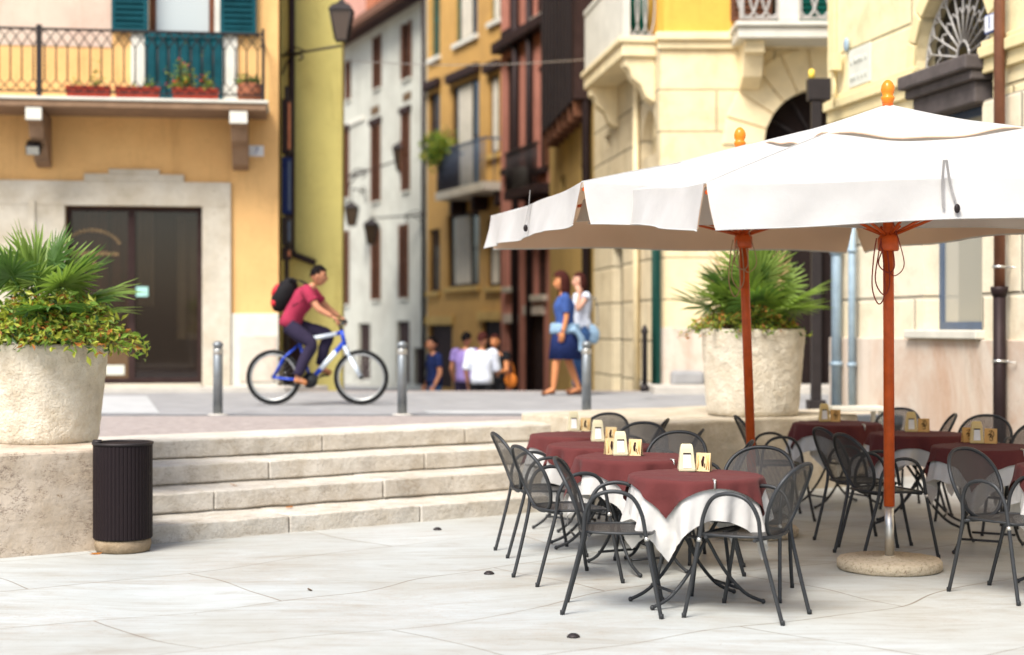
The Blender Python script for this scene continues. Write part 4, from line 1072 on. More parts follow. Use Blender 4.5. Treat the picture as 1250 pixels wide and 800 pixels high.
bm = B(); sphere(bm, (-.19, 0, .05), 1, .06, .12, .10, 14, 0, Mb.to_3x3()); obj('front_pocket', bm, M['red_nylon'], t)
bm = B(); sphere(bm, (-.215, -.03, -.10), 1, .05, .11, .05, 12, 0, Mb.to_3x3()); obj('lower_pocket', bm, M['red_nylon'], t)
for s in (-1, 1):
    bm = B(); q = catmull([(-.03, s * .11, .17), (.09, s * .125, .165), (.205, s * .135, .07), (.15, s * .165, -.06), (.02, s * .16, -.13)], 5)
    for a, b in zip(q, q[1:]):
        bm.faces.new([bm.verts.new(p) for p in (a - Vector((0, .022, 0)), a + Vector((0, .022, 0)), b + Vector((0, .022, 0)), b - Vector((0, .022, 0)))])
    o = obj('strap', bm, M['backpack'], t); so = o.modifiers.new('s', 'SOLIDIFY'); so.thickness = .012

# two women
p = G(690, 483, UP); J = stand(1.66, .02, (.20, -.17), .085, True); J['elR'] = (-.02, -.22, 1.08); J['wrR'] = (.03, -.22, .86); J['elL'] = (-.0, .21, 1.08); J['wrL'] = (.05, .22, .87)
person('woman in blue top and navy skirt walking, light jacket round her waist', p, R(183), J, 'skin_tan', True, hair='hair_brown', hlong=.15, hvol=1.28, top='blue_top', sleeve=.8, bottom='navy', skirt=(.99, .50, .180, .235), shoes='brown_wood', fat=1.2, hyaw=R(8))
tj = thing('jacket', 'pale blue jacket tied round the waist of the woman in blue', 'jacket', p, R(183))
bm = B(); lathe(bm, [(.195, .99), (.205, .97), (.212, .90), (.205, .85)], 30, rfun=lambda a, z: (1 - .14 * abs(math.sin(a))) * (1 + .04 * math.sin(9 * a))); roughen(bm, .015, 4, 10); obj('wrap', bm, M['pale_blue'], tj, smooth=True)
bm = B(); tube(bm, catmull([(-.08, .20, .92), (-.20, .14, .80), (-.22, .12, .68), (-.20, .12, .60)], 4), [.04] * 4 + [.05] * 4 + [.045] * 4 + [.03], 9); roughen(bm, .012, 2, 9); obj('sleeve', bm, M['pale_blue'], tj)
tw = thing('wristwatch', 'white watch on the wrist of the woman in blue', 'watch', p, R(183)); bm = B(); q = Vector(lerp(J['elR'], J['wrR'], .9)); d = Vector(J['wrR']) - Vector(J['elR']); tube(bm, [q, q + d.normalized() * .03], .034, 12); obj('band', bm, M['white_paint'], tw)
p2 = G(709, 481, UP); J = stand(1.70, .0, (.15, -.10), .09, True); J['elL'] = (.16, .20, 1.16); J['wrL'] = (.10, .13, 1.42); J['elR'] = (.0, -.2, 1.08); J['wrR'] = (.1, -.2, .88)
person('woman in white top and jeans behind, hand raised to her face', p2 + Vector((.02, .1, 0)), R(200), J, 'skin_pale', True, hair='hair_brown', hlong=.05, top='white_shirt', sleeve=.12, bottom='denim', shoes='shoe', fat=1.1, hands={'L': ((.0, -.3, 1), (0, -1, .2), .5)})
t = thing('shoulder_bag', 'pale shoulder bag at the hip of the woman in white', 'bag', p2 + Vector((.17, .02, .84)), R(200)); bm = B(); sphere(bm, (0, 0, 0), 1, .10, .05, .14, 14); roughen(bm, .015, 2, 9); obj('pouch', bm, M['pale_blue'], t)
bm = B(); tube(bm, catmull([(-.08, 0, .12), (-.06, .02, .4), (.03, .1, .52), (.06, .02, .3), (.07, 0, .1)], 4), .008, 6); obj('strap', bm, M['strap'], t)

# people down the street
def far(px, Y, label, rz, h, **k):
    z = -.2 if Y > 25 else .0
    gz = [zz for zz in [-.27 - (Y - 25.2) * .0126]][0]
    q = Vector(((px - CX) / FPX * Y, Y, gz)); J = stand(h, .0, k.pop('stride', (.05, -.03)), .10, k.get('female', False)); J.update(k.pop('J', {}))
    return person(label, q, R(rz), J, **k), q
far(588, 25.6, 'man in white shirt standing in the street with his back turned', 75, 1.74, top='white_shirt', sleeve=.95, bottom='black_cloth', hair='hair_brown', shoes='black_cloth', J={'elR': (.06, -.25, 1.1), 'wrR': (.28, -.20, 1.05)}, fat=1.2)
far(568, 26.5, 'person in violet shirt beside the man in white', 60, 1.75, top='violet', sleeve=.5, bottom='jeans', hair='hair_black', shoes='black_cloth', fat=1.1)
_, q = far(605, 26.6, 'person in black facing this way, orange bag at the side', 250, 1.70, top='black_cloth', sleeve=.4, bottom='black_cloth', hair='hair_brown', skin='skin_tan', shoes='shoe', J={'elL': (.12, .24, 1.1), 'wrL': (.3, .2, 1.1)})
t = thing('handbag', 'orange handbag carried by the person in black', 'bag', q + Vector((.26, -.05, .93)), 0); bm = B(); sphere(bm, (0, 0, 0), 1, .11, .06, .13, 14); obj('pouch', bm, M['orange_bag'], t); bm = B(); tube(bm, catmull([(-.06, 0, .1), (-.03, 0, .28), (.03, 0, .28), (.06, 0, .1)], 4), .008, 6); obj('strap', bm, M['orange_bag'], t)
far(530, 26.5, 'person in dark navy clothes standing apart at left in the street', 200, 1.66, top='navy', sleeve=.6, bottom='denim', hair='hair_black', shoes='black_cloth', fat=1.1)
# ------------------------------------------------------------------ buildings
class F:
    """a facade: local x to the right along the wall, y into the building, z up from height z0"""
    def __init__(s, x, y, dx, dy, z0=0.0):
        L = math.hypot(dx, dy); s.p = Vector((x, y)); s.d = Vector((dx, dy)) / L; s.z0 = z0; s.rz = math.atan2(dy, dx); s.M = Matrix.Translation((x, y, z0)) @ Matrix.Rotation(s.rz, 4, 'Z')
    def at(s, px, py=400, out=0.0):
        n = Vector((s.d.y, -s.d.x)); p = s.p + n * out; r = (px - CX) / FPX
        t = (r * p.y - p.x) / (s.d.x - r * s.d.y); Y = p.y + t * s.d.y
        return t, CAMZ - (py - CY) * Y / FPX - s.z0
    def rect(s, px0, py0, px1, py1, out=0.0):      # picture rectangle to wall rectangle
        x0, _ = s.at(px0, 400, out); x1, _ = s.at(px1, 400, out); xm = (px0 + px1) / 2
        return x0, x1, s.at(xm, py1, out)[1], s.at(xm, py0, out)[1]

def wall(bm, x0, x1, z0, z1, ops, dep=.28, D=5.0, mi=0, arches=()):
    ops = list(ops) + [(xc - r, xc + r, zb, zs + r) for xc, r, zb, zs in arches]
    xs = sorted(set([x0, x1] + [min(max(v, x0), x1) for o in ops for v in o[:2]])); zs = sorted(set([z0, z1] + [min(max(v, z0), z1) for o in ops for v in o[2:]]))
    q = lambda pts: setattr(bm.faces.new([bm.verts.new(p) for p in pts]), 'material_index', mi)
    for a, b in zip(xs, xs[1:]):
        for c, d in zip(zs, zs[1:]):
            m, k = (a + b) / 2, (c + d) / 2
            if any(o[0] < m < o[1] and o[2] < k < o[3] for o in ops): continue
            q(((a, 0, c), (b, 0, c), (b, 0, d), (a, 0, d)))
    for a, b, c, d in [(max(o[0], x0), min(o[1], x1), max(o[2], z0), min(o[3], z1)) for o in ops]:
        q(((a, 0, c), (a, 0, d), (a, dep, d), (a, dep, c))); q(((b, 0, c), (b, dep, c), (b, dep, d), (b, 0, d)))
        q(((a, 0, d), (b, 0, d), (b, dep, d), (a, dep, d))); q(((a, 0, c), (a, dep, c), (b, dep, c), (b, 0, c)))
    for xc, r, zb, zs_ in arches:      # fill the corners above the arch curve
        n = 20
        for k in range(n):
            a0, a1 = PI - PI * k / n, PI - PI * (k + 1) / n
            p, w = (xc + r * math.cos(a0), zs_ + r * math.sin(a0)), (xc + r * math.cos(a1), zs_ + r * math.sin(a1)); top = zs_ + r
            q(((p[0], .002, p[1]), (w[0], .002, w[1]), (w[0], .002, top), (p[0], .002, top)))
            q(((p[0], .002, p[1]), (p[0], dep, p[1]), (w[0], dep, w[1]), (w[0], .002, w[1])))
    for x in (x0, x1): q(((x, 0, z0), (x, dep, z0), (x, dep, z1), (x, 0, z1)))
    q(((x0, 0, z1), (x1, 0, z1), (x1, dep, z1), (x0, dep, z1)))
    box(bm, x0, x1, dep, D, z0, z1, None, mi)
    bmesh.ops.remove_doubles(bm, verts=bm.verts, dist=.0005)
    return bm

def window(par, r, frame, pane, M0=None, y=.12, fw=.06, mull=1, tr=0):
    x0, x1, z0, z1 = r; bm = B()
    box(bm, x0, x0 + fw, y - .03, y + .03, z0, z1); box(bm, x1 - fw, x1, y - .03, y + .03, z0, z1); box(bm, x0 + fw, x1 - fw, y - .03, y + .03, z1 - fw, z1); box(bm, x0 + fw, x1 - fw, y - .03, y + .03, z0, z0 + fw)
    for k in range(mull):
        x = x0 + (x1 - x0) * (k + 1) / (mull + 1); box(bm, x - fw * .5, x + fw * .5, y - .028, y + .028, z0 + fw, z1 - fw)
    for k in range(tr):
        z = z0 + (z1 - z0) * (k + 1) / (tr + 1); box(bm, x0 + fw, x1 - fw, y - .024, y + .024, z - .02, z + .02)
    w = obj('window', bm, M[frame], par, M0)
    bm = B(); box(bm, x0 + fw * .5, x1 - fw * .5, y - .006, y + .006, z0 + fw * .5, z1 - fw * .5); obj('pane', bm, M[pane], w)
    return w

def shutter(par, x0, x1, z0, z1, m, M0=None, y=-.05, name='shutter'):
    bm = B(); t = .045
    box(bm, x0, x0 + .06, y - t, y, z0, z1); box(bm, x1 - .06, x1, y - t, y, z0, z1)
    for z in (z0, (z0 + z1) / 2 - .04, z1 - .08): box(bm, x0 + .06, x1 - .06, y - t, y, z, z + .08)
    n = max(4, int((z1 - z0) / .09))
    for k in range(n):
        z = z0 + .08 + (z1 - z0 - .16) * (k + .5) / n
        box(bm, x0 + .06, x1 - .06, y - t + .006, y - .012, z - .018, z + .022)
    box(bm, x0 + .06, x1 - .06, y - .011, y - .002, z0 + .08, z1 - .08)
    return obj(name, bm, M[m], par, M0)

def slab(par, name, r, y0, y1, m, M0=None, bev=.01):
    bm = B(); box(bm, r[0], r[1], y0, y1, r[2], r[3]); return obj(name, bm, M[m], par, M0, bevel=bev)

def text(par, name, s, size, m, Mx, ext=.003):
    cu = bpy.data.curves.new('t', 'FONT'); cu.body = s; cu.size = size; cu.extrude = ext; cu.align_x = 'CENTER'; cu.align_y = 'CENTER'
    o = bpy.data.objects.new('t', cu); COL.objects.link(o); bpy.context.view_layer.update()
    me = bpy.data.meshes.new_from_object(o.evaluated_get(bpy.context.evaluated_depsgraph_get())); bpy.data.objects.remove(o)
    me.materials.append(M[m]); return link(name, me, par, Mx)
UPR = Matrix.Rotation(PI / 2, 4, 'X')

# ---- 1. peach house with shop (left)
f = F(-3.48, 23.2, math.cos(R(8)), math.sin(R(8)), UP + .06)
b = thing('peach_house', 'peach plastered house with shop door and iron balcony at far left', 'house', (f.p.x, f.p.y, f.z0), f.rz)
xl = -9.5
shop = f.rect(80, 252, 247, 469); shop = (shop[0], shop[1], .05, shop[3]); dr = f.rect(182, -60, 262, 122)
dr = (dr[0], dr[1], dr[2], dr[3])
bm = B(); wall(bm, xl, 0, -.5, 9.5, [shop, dr], .45, 4); obj('wall', fix(bm), M['peach'], b)
r = f.rect(-60, -90, 137, 56); slab(b, 'plaster_patch', (xl, r[1], r[2], 9.5), -.012, .0, 'fresco')
# portal
def P2(px, py): return f.at(px, py)
yp = -.07
o0, o1 = f.at(-30)[0], f.at(282)[0]; i0, i1 = shop[0], shop[1]; zt = f.at(160, 222)[1]
bm = B(); s1 = f.at(103)[0], f.at(225)[0], f.at(160, 213)[1]; s2 = f.at(133)[0], f.at(195)[0], f.at(160, 207)[1]
box(bm, o0, o1, yp, .02, shop[3], zt); box(bm, s1[0], s1[1], yp, .02, zt, s1[2]); box(bm, s2[0], s2[1], yp, .02, s1[2], s2[2]); box(bm, i1, o1, yp, .02, -.05, shop[3]); box(bm, o0, i0, yp, .02, -.05, shop[3])
obj('portal', bm, M['portal'], b, bevel=.01)
bm = B(); x = f.at(39)[0]; box(bm, x - .02, x + .06, yp - .035, yp, -.05, zt - .3); obj('pilaster', bm, M['portal'], b, bevel=.008)
# shop front
fw = .075; y = .1; xm = f.at(160)[0]; bm = B()
for a, c in ((i0, i0 + fw), (xm - .05, xm + .05), (i1 - fw, i1)): box(bm, a, c, y - .035, y + .035, .05, shop[3])
for a, c in ((i0 + fw, xm - .05), (xm + .05, i1 - fw)): box(bm, a, c, y - .033, y + .033, shop[3] - .07, shop[3]); box(bm, a, c, y - .033, y + .033, .05, .13)
sf = obj('shop_door', bm, M['dark_wood'], b, bevel=.005)
bm = B(); box(bm, i0 + .05, i1 - .05, y - .006, y + .006, .1, shop[3] - .04); obj('pane', bm, M['pane_shop'], sf)
bm = B(); r = f.rect(116, 424, 157, 470); box(bm, i0 + fw, xm - .05, y - .030, y - .008, .13, r[3]); kp = obj('kick_panel', bm, M['stem'], sf)
r = f.rect(117, 446, 153, 458); bm = B(); box(bm, r[0], r[1] - .02, y - .036, y - .0305, r[2], r[3]); obj('strip', bm, M['plaque'], sf)
r = f.rect(165, 350, 180, 362); bm = B(); box(bm, r[0], r[1], y - .0105, y - .0065, r[2], r[3]); obj('sticker', bm, M['sticker'], sf)
# gilt arched lettering on the left pane (too small to read): an arch of short strokes above a line of strokes
bm = B(); c0 = f.at(112)[0]; zc = f.at(112, 306)[1]; rg = random.Random(4)
for k in range(17):
    a = R(25 + 130 * k / 16); q = Vector((c0 + .40 * math.cos(a), y - .010, zc - .02 + .30 * math.sin(a))); d = Vector((math.cos(a), 0, math.sin(a))) * .045
    tube(bm, [q, q + d], .011 + rg.uniform(-.003, .004), 5)
for k in range(15):
    q = Vector((c0 - .34 + .05 * k, y - .010, zc - .07)); tube(bm, [q, q + Vector((0, 0, rg.uniform(.04, .07)))], .011, 5)
    if k % 2: tube(bm, [q, q + Vector((.04, 0, .02))], .006, 5)
for k in range(3): tube(bm, [(c0 + .03, y - .010, zc - .22 - .09 * k), (c0 + .03, y - .010, zc - .17 - .09 * k)], .014, 6)
obj('lettering', bm, M['gold'], sf)
def curtain(a, c, z0, z1, m, yy):
    bm = B(); grid(bm, lambda u, v: Vector((a + (c - a) * u, yy + .025 * math.sin(u * (c - a) * 38), z0 + (z1 - z0) * v)), 60, 2); obj('curtain', bm, M[m], b)
curtain(i0 + .02, xm - .38, .1, shop[3] - .05, 'curtain', .34); curtain(xm - .32, xm + .02, .1, shop[3], 'curtain', .36); curtain(xm + .06, xm + .30, 1.2, shop[3], 'curtain2', .35); curtain(i1 - .40, i1 - .02, .7, shop[3] - .1, 'curtain2', .36)
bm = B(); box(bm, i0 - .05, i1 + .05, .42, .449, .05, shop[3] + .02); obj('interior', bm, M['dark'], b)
bm = B(); box(bm, i0, i1, yp - .25, .3, -.05, .05); obj('doorstep', bm, M['portal'], b, bevel=.01)
# plinth right of the portal
r0, r1 = o1 + .004, -.001; zp = f.at(312, 383)[1]
bm = B(); box(bm, r0, r1, -.035, .02, -.05, zp); obj('plinth', bm, M['white_paint'], b, bevel=.01)
r = f.rect(293, 410, 337, 466); bm = B(); box(bm, r[0], r[1], -.055, -.036, r[2], r[3]); obj('plinth_panel', bm, M['pink_base'], b, bevel=.008)
# balcony
out = 1.0; sl = f.rect(-60, 123, 325, 134, out); x1b = sl[1]
bm = B(); box(bm, xl, x1b, -out, .05, sl[2] + .03, sl[3]); bal = obj('balcony_slab', bm, M['brown_shade_stone'], b, bevel=.012)
bm = B(); box(bm, xl, x1b + .03, -out - .03, .04, sl[3] + .001, sl[3] + .045); obj('balcony_edge', bm, M['white_paint'], bal, bevel=.01)
for pa, pb in ((36, 54), (282, 302)):
    a, c = f.at(pa, 400, out * .7)[0], f.at(pb, 400, out * .7)[0]
    bm = B(); vp = [(0, -.05), (-.95, -.05), (-.95, -.22), (-.80, -.25), (-.72, -.42), (-.45, -.50), (-.30, -.72), (0, -.78)]
    A = [bm.verts.new((a, yy, sl[2] + zz + .045)) for yy, zz in vp]; C = [bm.verts.new((c, yy, sl[2] + zz + .045)) for yy, zz in vp]
    for k in range(8): bm.faces.new((A[k], A[(k + 1) % 8], C[(k + 1) % 8], C[k]))
    bm.faces.new(A); bm.faces.new(C); obj('bracket', fix(bm), M['brown_shade_stone'], bal, bevel=.01)
    bm = B(); box(bm, a - .01, c + .01, -.985, -.952, sl[2] - .16, sl[2] + .02); obj('bracket_face', bm, M['white_paint'], bal, bevel=.01)
yr = -out + .05; zb, ztp = f.at(160, 117, out)[1], f.at(160, 36, out)[1]; zb = sl[3] + .11; bm = B(); xr = f.at(321, 400, out)[0]
box(bm, xl, xr, yr - .02, yr + .02, ztp - .03, ztp); box(bm, xl, xr, yr - .012, yr + .012, zb, zb + .02); box(bm, xr - .02, xr + .02, yr - .02, yr + .02, sl[3] + .046, ztp + .06); box(bm, xr - .015, xr + .015, yr, .0, ztp - .03, ztp); box(bm, xr - .012, xr + .012, yr, 0, zb, zb + .02)
xp = f.at(47, 400, out)[0]; box(bm, xp - .035, xp + .035, yr - .035, yr + .035, sl[3] + .046, ztp + .04)
st = .155; h = ztp - zb; k = 0; x = xr - st / 2
while x > xl + .1:
    tube(bm, [(x, yr, zb + .2 * h), (x, yr, zb + .72 * h)], .012, 5)
    for s in (-1, 1):
        tube(bm, [(x, yr, zb + .72 * h), (x + s * st * .5, yr, zb + .86 * h), (x, yr, ztp - .03)], .009, 4); tube(bm, [(x, yr, zb + .2 * h), (x + s * st * .5, yr, zb + .1 * h), (x, yr, zb + .01)], .009, 4)
    x -= st
yy = yr + st
while yy < -.08:
    tube(bm, [(xr, yy, zb), (xr, yy, ztp - .03)], .012, 5); yy += st * .6
obj('railing', bm, M['iron'], bal)
# balcony door, shutters
a0, a1 = f.at(160)[0], f.at(290)[0]; zd = dr[2]
bm = B(); box(bm, a0, dr[0] - .001, -.05, .02, zd, 9.3); box(bm, dr[1] + .001, a1, -.05, .02, zd, 9.3); obj('door_jamb', bm, M['white_paint'], b, bevel=.01)
wz = f.at(220, 47)[1]
w = window(b, (dr[0], dr[1], wz, dr[3]), 'brown_wood', 'pane_pale', None, .15, .09, 0)
bm = B(); xa_, xb_ = f.at(177)[0], f.at(272)[0]
for k in range(7): box(bm, xa_ + (xb_ - xa_) * k / 7 + .008, xa_ + (xb_ - xa_) * (k + 1) / 7 - .008, -.10, -.06, zd, wz - .02)
box(bm, xa_, xb_, -.06, -.055, zd, wz - .02); box(bm, xa_, xb_, -.12, -.05, wz - .019, wz + .05); obj('boarded_panel', bm, M['teal'], b)
shutter(b, f.at(137)[0], f.at(181)[0], wz + .05, dr[3], 'teal', None, -.06); shutter(b, f.at(269)[0], f.at(313)[0], wz + .05, dr[3], 'teal', None, -.06)
# house number
r = f.rect(304, 178, 322, 191); bm = B(); box(bm, r[0], r[1], -.012, 0, r[2], r[3]); np_ = obj('house_number', bm, M['plate'], b)
text(np_, 'numeral', '7', .14, 'plate_ink', Matrix.Translation(((r[0] + r[1]) / 2, -.0125, (r[2] + r[3]) / 2)) @ UPR)
# spotlight under the balcony
t = thing('floodlight', 'small dark floodlight under the left balcony bracket', 'light', f.M @ Vector((f.at(42, 400, .5)[0], -.55, f.at(42, 182, .5)[1])), f.rz)
bm = B(); box(bm, -.10, .10, -.10, .12, -.06, .08, Matrix.Rotation(R(30), 4, 'X')); obj('housing', bm, M['iron'], t, bevel=.01); bm = B(); tube(bm, [(0, .03, .08), (0, .05, .34)], .02, 6); obj('arm', bm, M['iron'], t)
bm = B(); box(bm, -.085, .085, -.104, -.1, -.05, .07, Matrix.Rotation(R(30), 4, 'X')); obj('lens', bm, M['pane_grey'], t)
# flower boxes
ztop = sl[3] + .046
def fbox(pa, pc, lab, n, fl, mats=(0, 1, 2), hgt=.12):
    a, c = f.at(pa, 400, out - .12)[0], f.at(pc, 400, out - .12)[0]; w = (c - a) / 2
    t = thing('flower_box', lab, 'flower box', f.M @ Vector(((a + c) / 2, -out + .19, ztop)), f.rz, 'red flower boxes on the balcony')
    bm = B(); v0 = [(-w * .94, -.07), (w * .94, -.07), (w * .94, .07), (-w * .94, .07)]; v1 = [(-w, -.09), (w, -.09), (w, .09), (-w, .09)]
    A = [bm.verts.new((*p, 0)) for p in v0]; C = [bm.verts.new((*p, .17)) for p in v1]
    for k in range(4): bm.faces.new((A[k], A[(k + 1) % 4], C[(k + 1) % 4], C[k]))
    bm.faces.new(A); bm.faces.new([bm.verts.new((p[0] * .97, p[1] * .9, .155)) for p in v1]); box(bm, -w - .008, w + .008, -.10, -.085, .15, .175); obj('box', fix(bm), M['red_box'], t)
    rg = random.Random(len(lab)); bm = B(); pts = []
    for cx, cw, nn, hh in fl:
        for _ in range(nn): pts.append(Vector((cx * w + rg.gauss(0, cw * w), rg.gauss(0, .05), .16 + abs(rg.gauss(0, hh)))))
    leaf_cloud(bm, pts, .06, list(mats), rg, .6); obj('plants', bm, [M['leaf1'], M['leaf2'], M['leaf3'], M['red_flower'], M['leaf4']], t)
fbox(80, 135, 'red flower box with sparse plants, leftmost on the balcony', 0, [(-.5, .1, 20, .06), (.3, .12, 60, .12)])
fbox(140, 195, 'red flower box with a few stems, middle of the balcony', 0, [(-.3, .3, 25, .05), (.5, .15, 40, .08)])
fbox(210, 267, 'red flower box with bushy green plant and red flower', 0, [(-.55, .27, 420, .16), (.45, .15, 130, .10), (.35, .05, 14, .22)], (0, 1, 1, 0, 2, 0, 1, 2, 3))
t = thing('flower_pot', 'round terracotta pot with dark plant at the balcony end', 'pot', f.M @ Vector((f.at(305, 400, out - .2)[0], -out + .26, ztop)), f.rz)
bm = B(); lathe(bm, [(.10, 0), (.17, .06), (.19, .15), (.17, .22), (.185, .24), (.185, .26), (.15, .26), (.14, .2)], 24); obj('pot', fix(bm), M['terracotta'], t)
bm = B(); rg = random.Random(3); leaf_cloud(bm, [Vector((rg.gauss(0, .1), rg.gauss(0, .08), .26 + abs(rg.gauss(0, .06)))) for _ in range(220)], .07, [2, 2, 0], rg); obj('leaves', bm, [M['leaf1'], M['leaf2'], M['leaf3']], t)

# ---- 2. olive yellow house
g = F(-3.60, 24.2, 1, 0, UP)
b = thing('olive_house', 'narrow blank olive yellow house wall behind the cyclist', 'house', (-3.60, 24.2, UP))
bm = B(); dw = (.02, .32, 0, g.at(350, 402)[1]); wall(bm, 0, .955, -1.5, 13.5, [dw], .3, .32); prism(bm, [(0, .321), (.955, .321), (-2.05, 24.3), (-8, 24.3), (-8, 6), (-.55, 4.4)], -1.5, 13.5); obj('wall', fix(bm), M['olive'], b)  # unseen rear body, stretched back and raised to shade the alley
bm = B(); box(bm, dw[0], dw[1], .1, .14, 0, dw[3]); obj('door', bm, M['dark_wood'], b)
bm = B(); x = g.at(357)[0]; zz = g.at(357, 312)[1]; x2 = g.at(386)[0]; tube(bm, [(x, -.08, 9.6), (x, -.08, zz + .1), (x + .05, -.08, zz), (x2, -.08, zz - .12)], .05, 10); obj('downpipe', bm, M['black_pipe'], b)
t = thing('street_sign', 'stack of narrow dark signs on the pole at the olive house corner', 'sign', g.M @ Vector((g.at(350, 400, .55)[0], -.55, 0)))
bm = B(); tube(bm, [(0, 0, 0), (0, 0, 4.6)], .035, 10); obj('pole', bm, M['iron'], t)
for py0, py1, m in ((122, 188, 'black_pipe'), (193, 262, 'navy'), (266, 300, 'iron'), (302, 318, 'black_pipe')):
    z1, z0 = g.at(347, py0, .5)[1], g.at(347, py1, .5)[1]; bm = B(); box(bm, -.07, .07, -.06, .06, z0, z1); s = obj('panel', bm, M[m], t, bevel=.01)
    bm = B(); box(bm, .03, .065, -.064, -.06, z0 + .06, z1 - .06); obj('strip', bm, M['terracotta' if py0 < 190 or py0 > 300 else 'blue_frame'], s)
def lantern(lab, wallp, lp, s=1.0):
    """wall lantern: bracket from the wall point to above the lamp point"""
    t = thing('wall_lantern', lab, 'lantern', lp, 0, 'iron street lanterns'); a = Vector(wallp) - Vector(lp); bm = B()
    d = Vector((a.x, a.y, 0)); top = Vector((0, 0, a.z)); tube(bm, [a, top], .022 * s, 7)
    q = catmull([a + Vector((0, 0, -.35 * s)), a.lerp(top, .12) + Vector((0, 0, -.10 * s)), a.lerp(top, .30) + Vector((0, 0, -.02)), a.lerp(top, .36) + Vector((0, 0, -.10 * s)), a.lerp(top, .29) + Vector((0, 0, -.14 * s))], 5); tube(bm, q, .016 * s, 6)
    q = catmull([a.lerp(top, .05), a.lerp(top, .18) + Vector((0, 0, .12 * s)), a.lerp(top, .38) + Vector((0, 0, .02))], 5); tube(bm, q, .014 * s, 6)
    if a.z > .3: tube(bm, [top, (0, 0, .45 * s)], .015 * s, 6)
    else: tube(bm, [top, (0, 0, -.44 * s)], .02 * s, 6)
    obj('bracket', bm, M['iron'], t)
    bm = B(); sq = [(1, 1), (-1, 1), (-1, -1), (1, -1)]
    prof = [(.10, -.36), (.105, -.34), (.19, .16), (.21, .165), (.21, .19), (.15, .27), (.06, .32), (.05, .36), (.015, .38), (.015, .44)]
    vs = [[bm.verts.new((x * r * s, y * r * s, z * s)) for x, y in sq] for r, z in prof]
    for i, (p, q) in enumerate(zip(vs, vs[1:])):
        if i == 1: continue
        for k in range(4): bm.faces.new((p[k], p[(k + 1) % 4], q[(k + 1) % 4], q[k]))
    bm.faces.new(vs[0])
    for k in range(4): x, y = sq[k]; tube(bm, [(x * .105 * s, y * .105 * s, -.34 * s), (x * .19 * s, y * .19 * s, .165 * s)], .016 * s, 5)
    obj('cage', bm, M['iron'], t)
    bm = B(); vs = [[bm.verts.new((x * r * s, y * r * s, z * s)) for x, y in sq] for r, z in ((.10, -.34), (.18, .16))]
    for k in range(4): bm.faces.new((vs[0][k], vs[0][(k + 1) % 4], vs[1][(k + 1) % 4], vs[1][k]))
    obj('glass', bm, M['pane_lamp'], t)
lantern('large iron lantern on a scrolled arm at the top of the olive wall', P(344, 68, 24.15), P(417, 26, 23.3), .85)
# ---- 3. greyish white house up the street
KX = 18.4
def street_f(px, z0=-.45):
    r = (px - CX) / FPX; Y = KX / (r + .4); return F(r * Y, Y, .4, -1, z0)
h = street_f(395); x1 = h.at(521)[0]
b = thing('white_house', 'tall greyish white house with brown shutters and overhanging roof', 'house', (h.p.x, h.p.y, h.z0), h.rz)
W = [(421, 75, 430, 122), (455, 44, 467, 108), (490, 28, 504, 96), (418, 160, 428, 242), (453, 152, 466, 246), (490, 138, 502, 233), (418, 282, 428, 372), (453, 280, 466, 366), (487, 274, 500, 364)]
D = [(437, 395, 452, 500), (484, 392, 500, 500), (505, 425, 517, 500)]
W = [(w[0] + 2, w[1], w[2] - 2, w[3]) for w in W]; rs = [h.rect(*w) for w in W]; ds = [h.rect(*d) for d in D]; ze = h.at(480, 21)[1]
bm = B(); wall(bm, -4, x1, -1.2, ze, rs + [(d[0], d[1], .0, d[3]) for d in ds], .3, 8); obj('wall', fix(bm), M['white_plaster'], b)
for r in rs:
    w = window(b, r, 'brown_wood', 'pane', None, .10, .08, 1, 1)
    for k in (0, 1):
        wd = (r[1] - r[0]) * .36; xa = r[0] - wd * .3 if k == 0 else r[1] - wd * .7
        shutter(b, xa, xa + wd, r[2], r[3], 'brown_wood', None, -.02)
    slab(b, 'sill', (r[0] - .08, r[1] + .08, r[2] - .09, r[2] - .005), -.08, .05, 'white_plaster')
for r in rs[3:6]: slab(b, 'lintel', (r[0] - .2, r[1] + .2, r[3] + .01, r[3] + .22), -.12, .02, 'dark_wood')
for px, py in ((458, 135), (497, 118)):
    r = h.rect(px - 5, py - 5, px + 5, py + 5); slab(b, 'vent', r, -.02, .02, 'stem')
for d in ds: bm = B(); box(bm, d[0], d[1], .12, .18, 0, d[3]); obj('door', bm, M['dark_wood'], b)
bm = B(); yo = -.9
vs = [(-4.5, yo, ze - .02), (x1, yo, ze - .02), (x1, 4, ze + 2.0), (-4.5, 4, ze + 2.0)]; up = [(p[0], p[1], p[2] + .28) for p in vs]
A = [bm.verts.new(p) for p in vs]; C = [bm.verts.new(p) for p in up]
for k in range(4): bm.faces.new((A[k], A[(k + 1) % 4], C[(k + 1) % 4], C[k]))
bm.faces.new(A); bm.faces.new(C); obj('roof', fix(bm), M['roof'], b)
slab(b, 'string_course', (-4, h.at(445)[0], h.at(430, 150)[1] - .1, h.at(430, 150)[1] + .06), -.08, .02, 'white_paint')
slab(b, 'chimney', (2.2, 3.4, ze + 1.0, ze + 3.2), 1.2, 2.2, 'terracotta')
bm = B(); tube(bm, [(x1 - .15, -.08, 0), (x1 - .15, -.08, ze)], .07, 8); obj('downpipe', bm, M['black_pipe'], b)
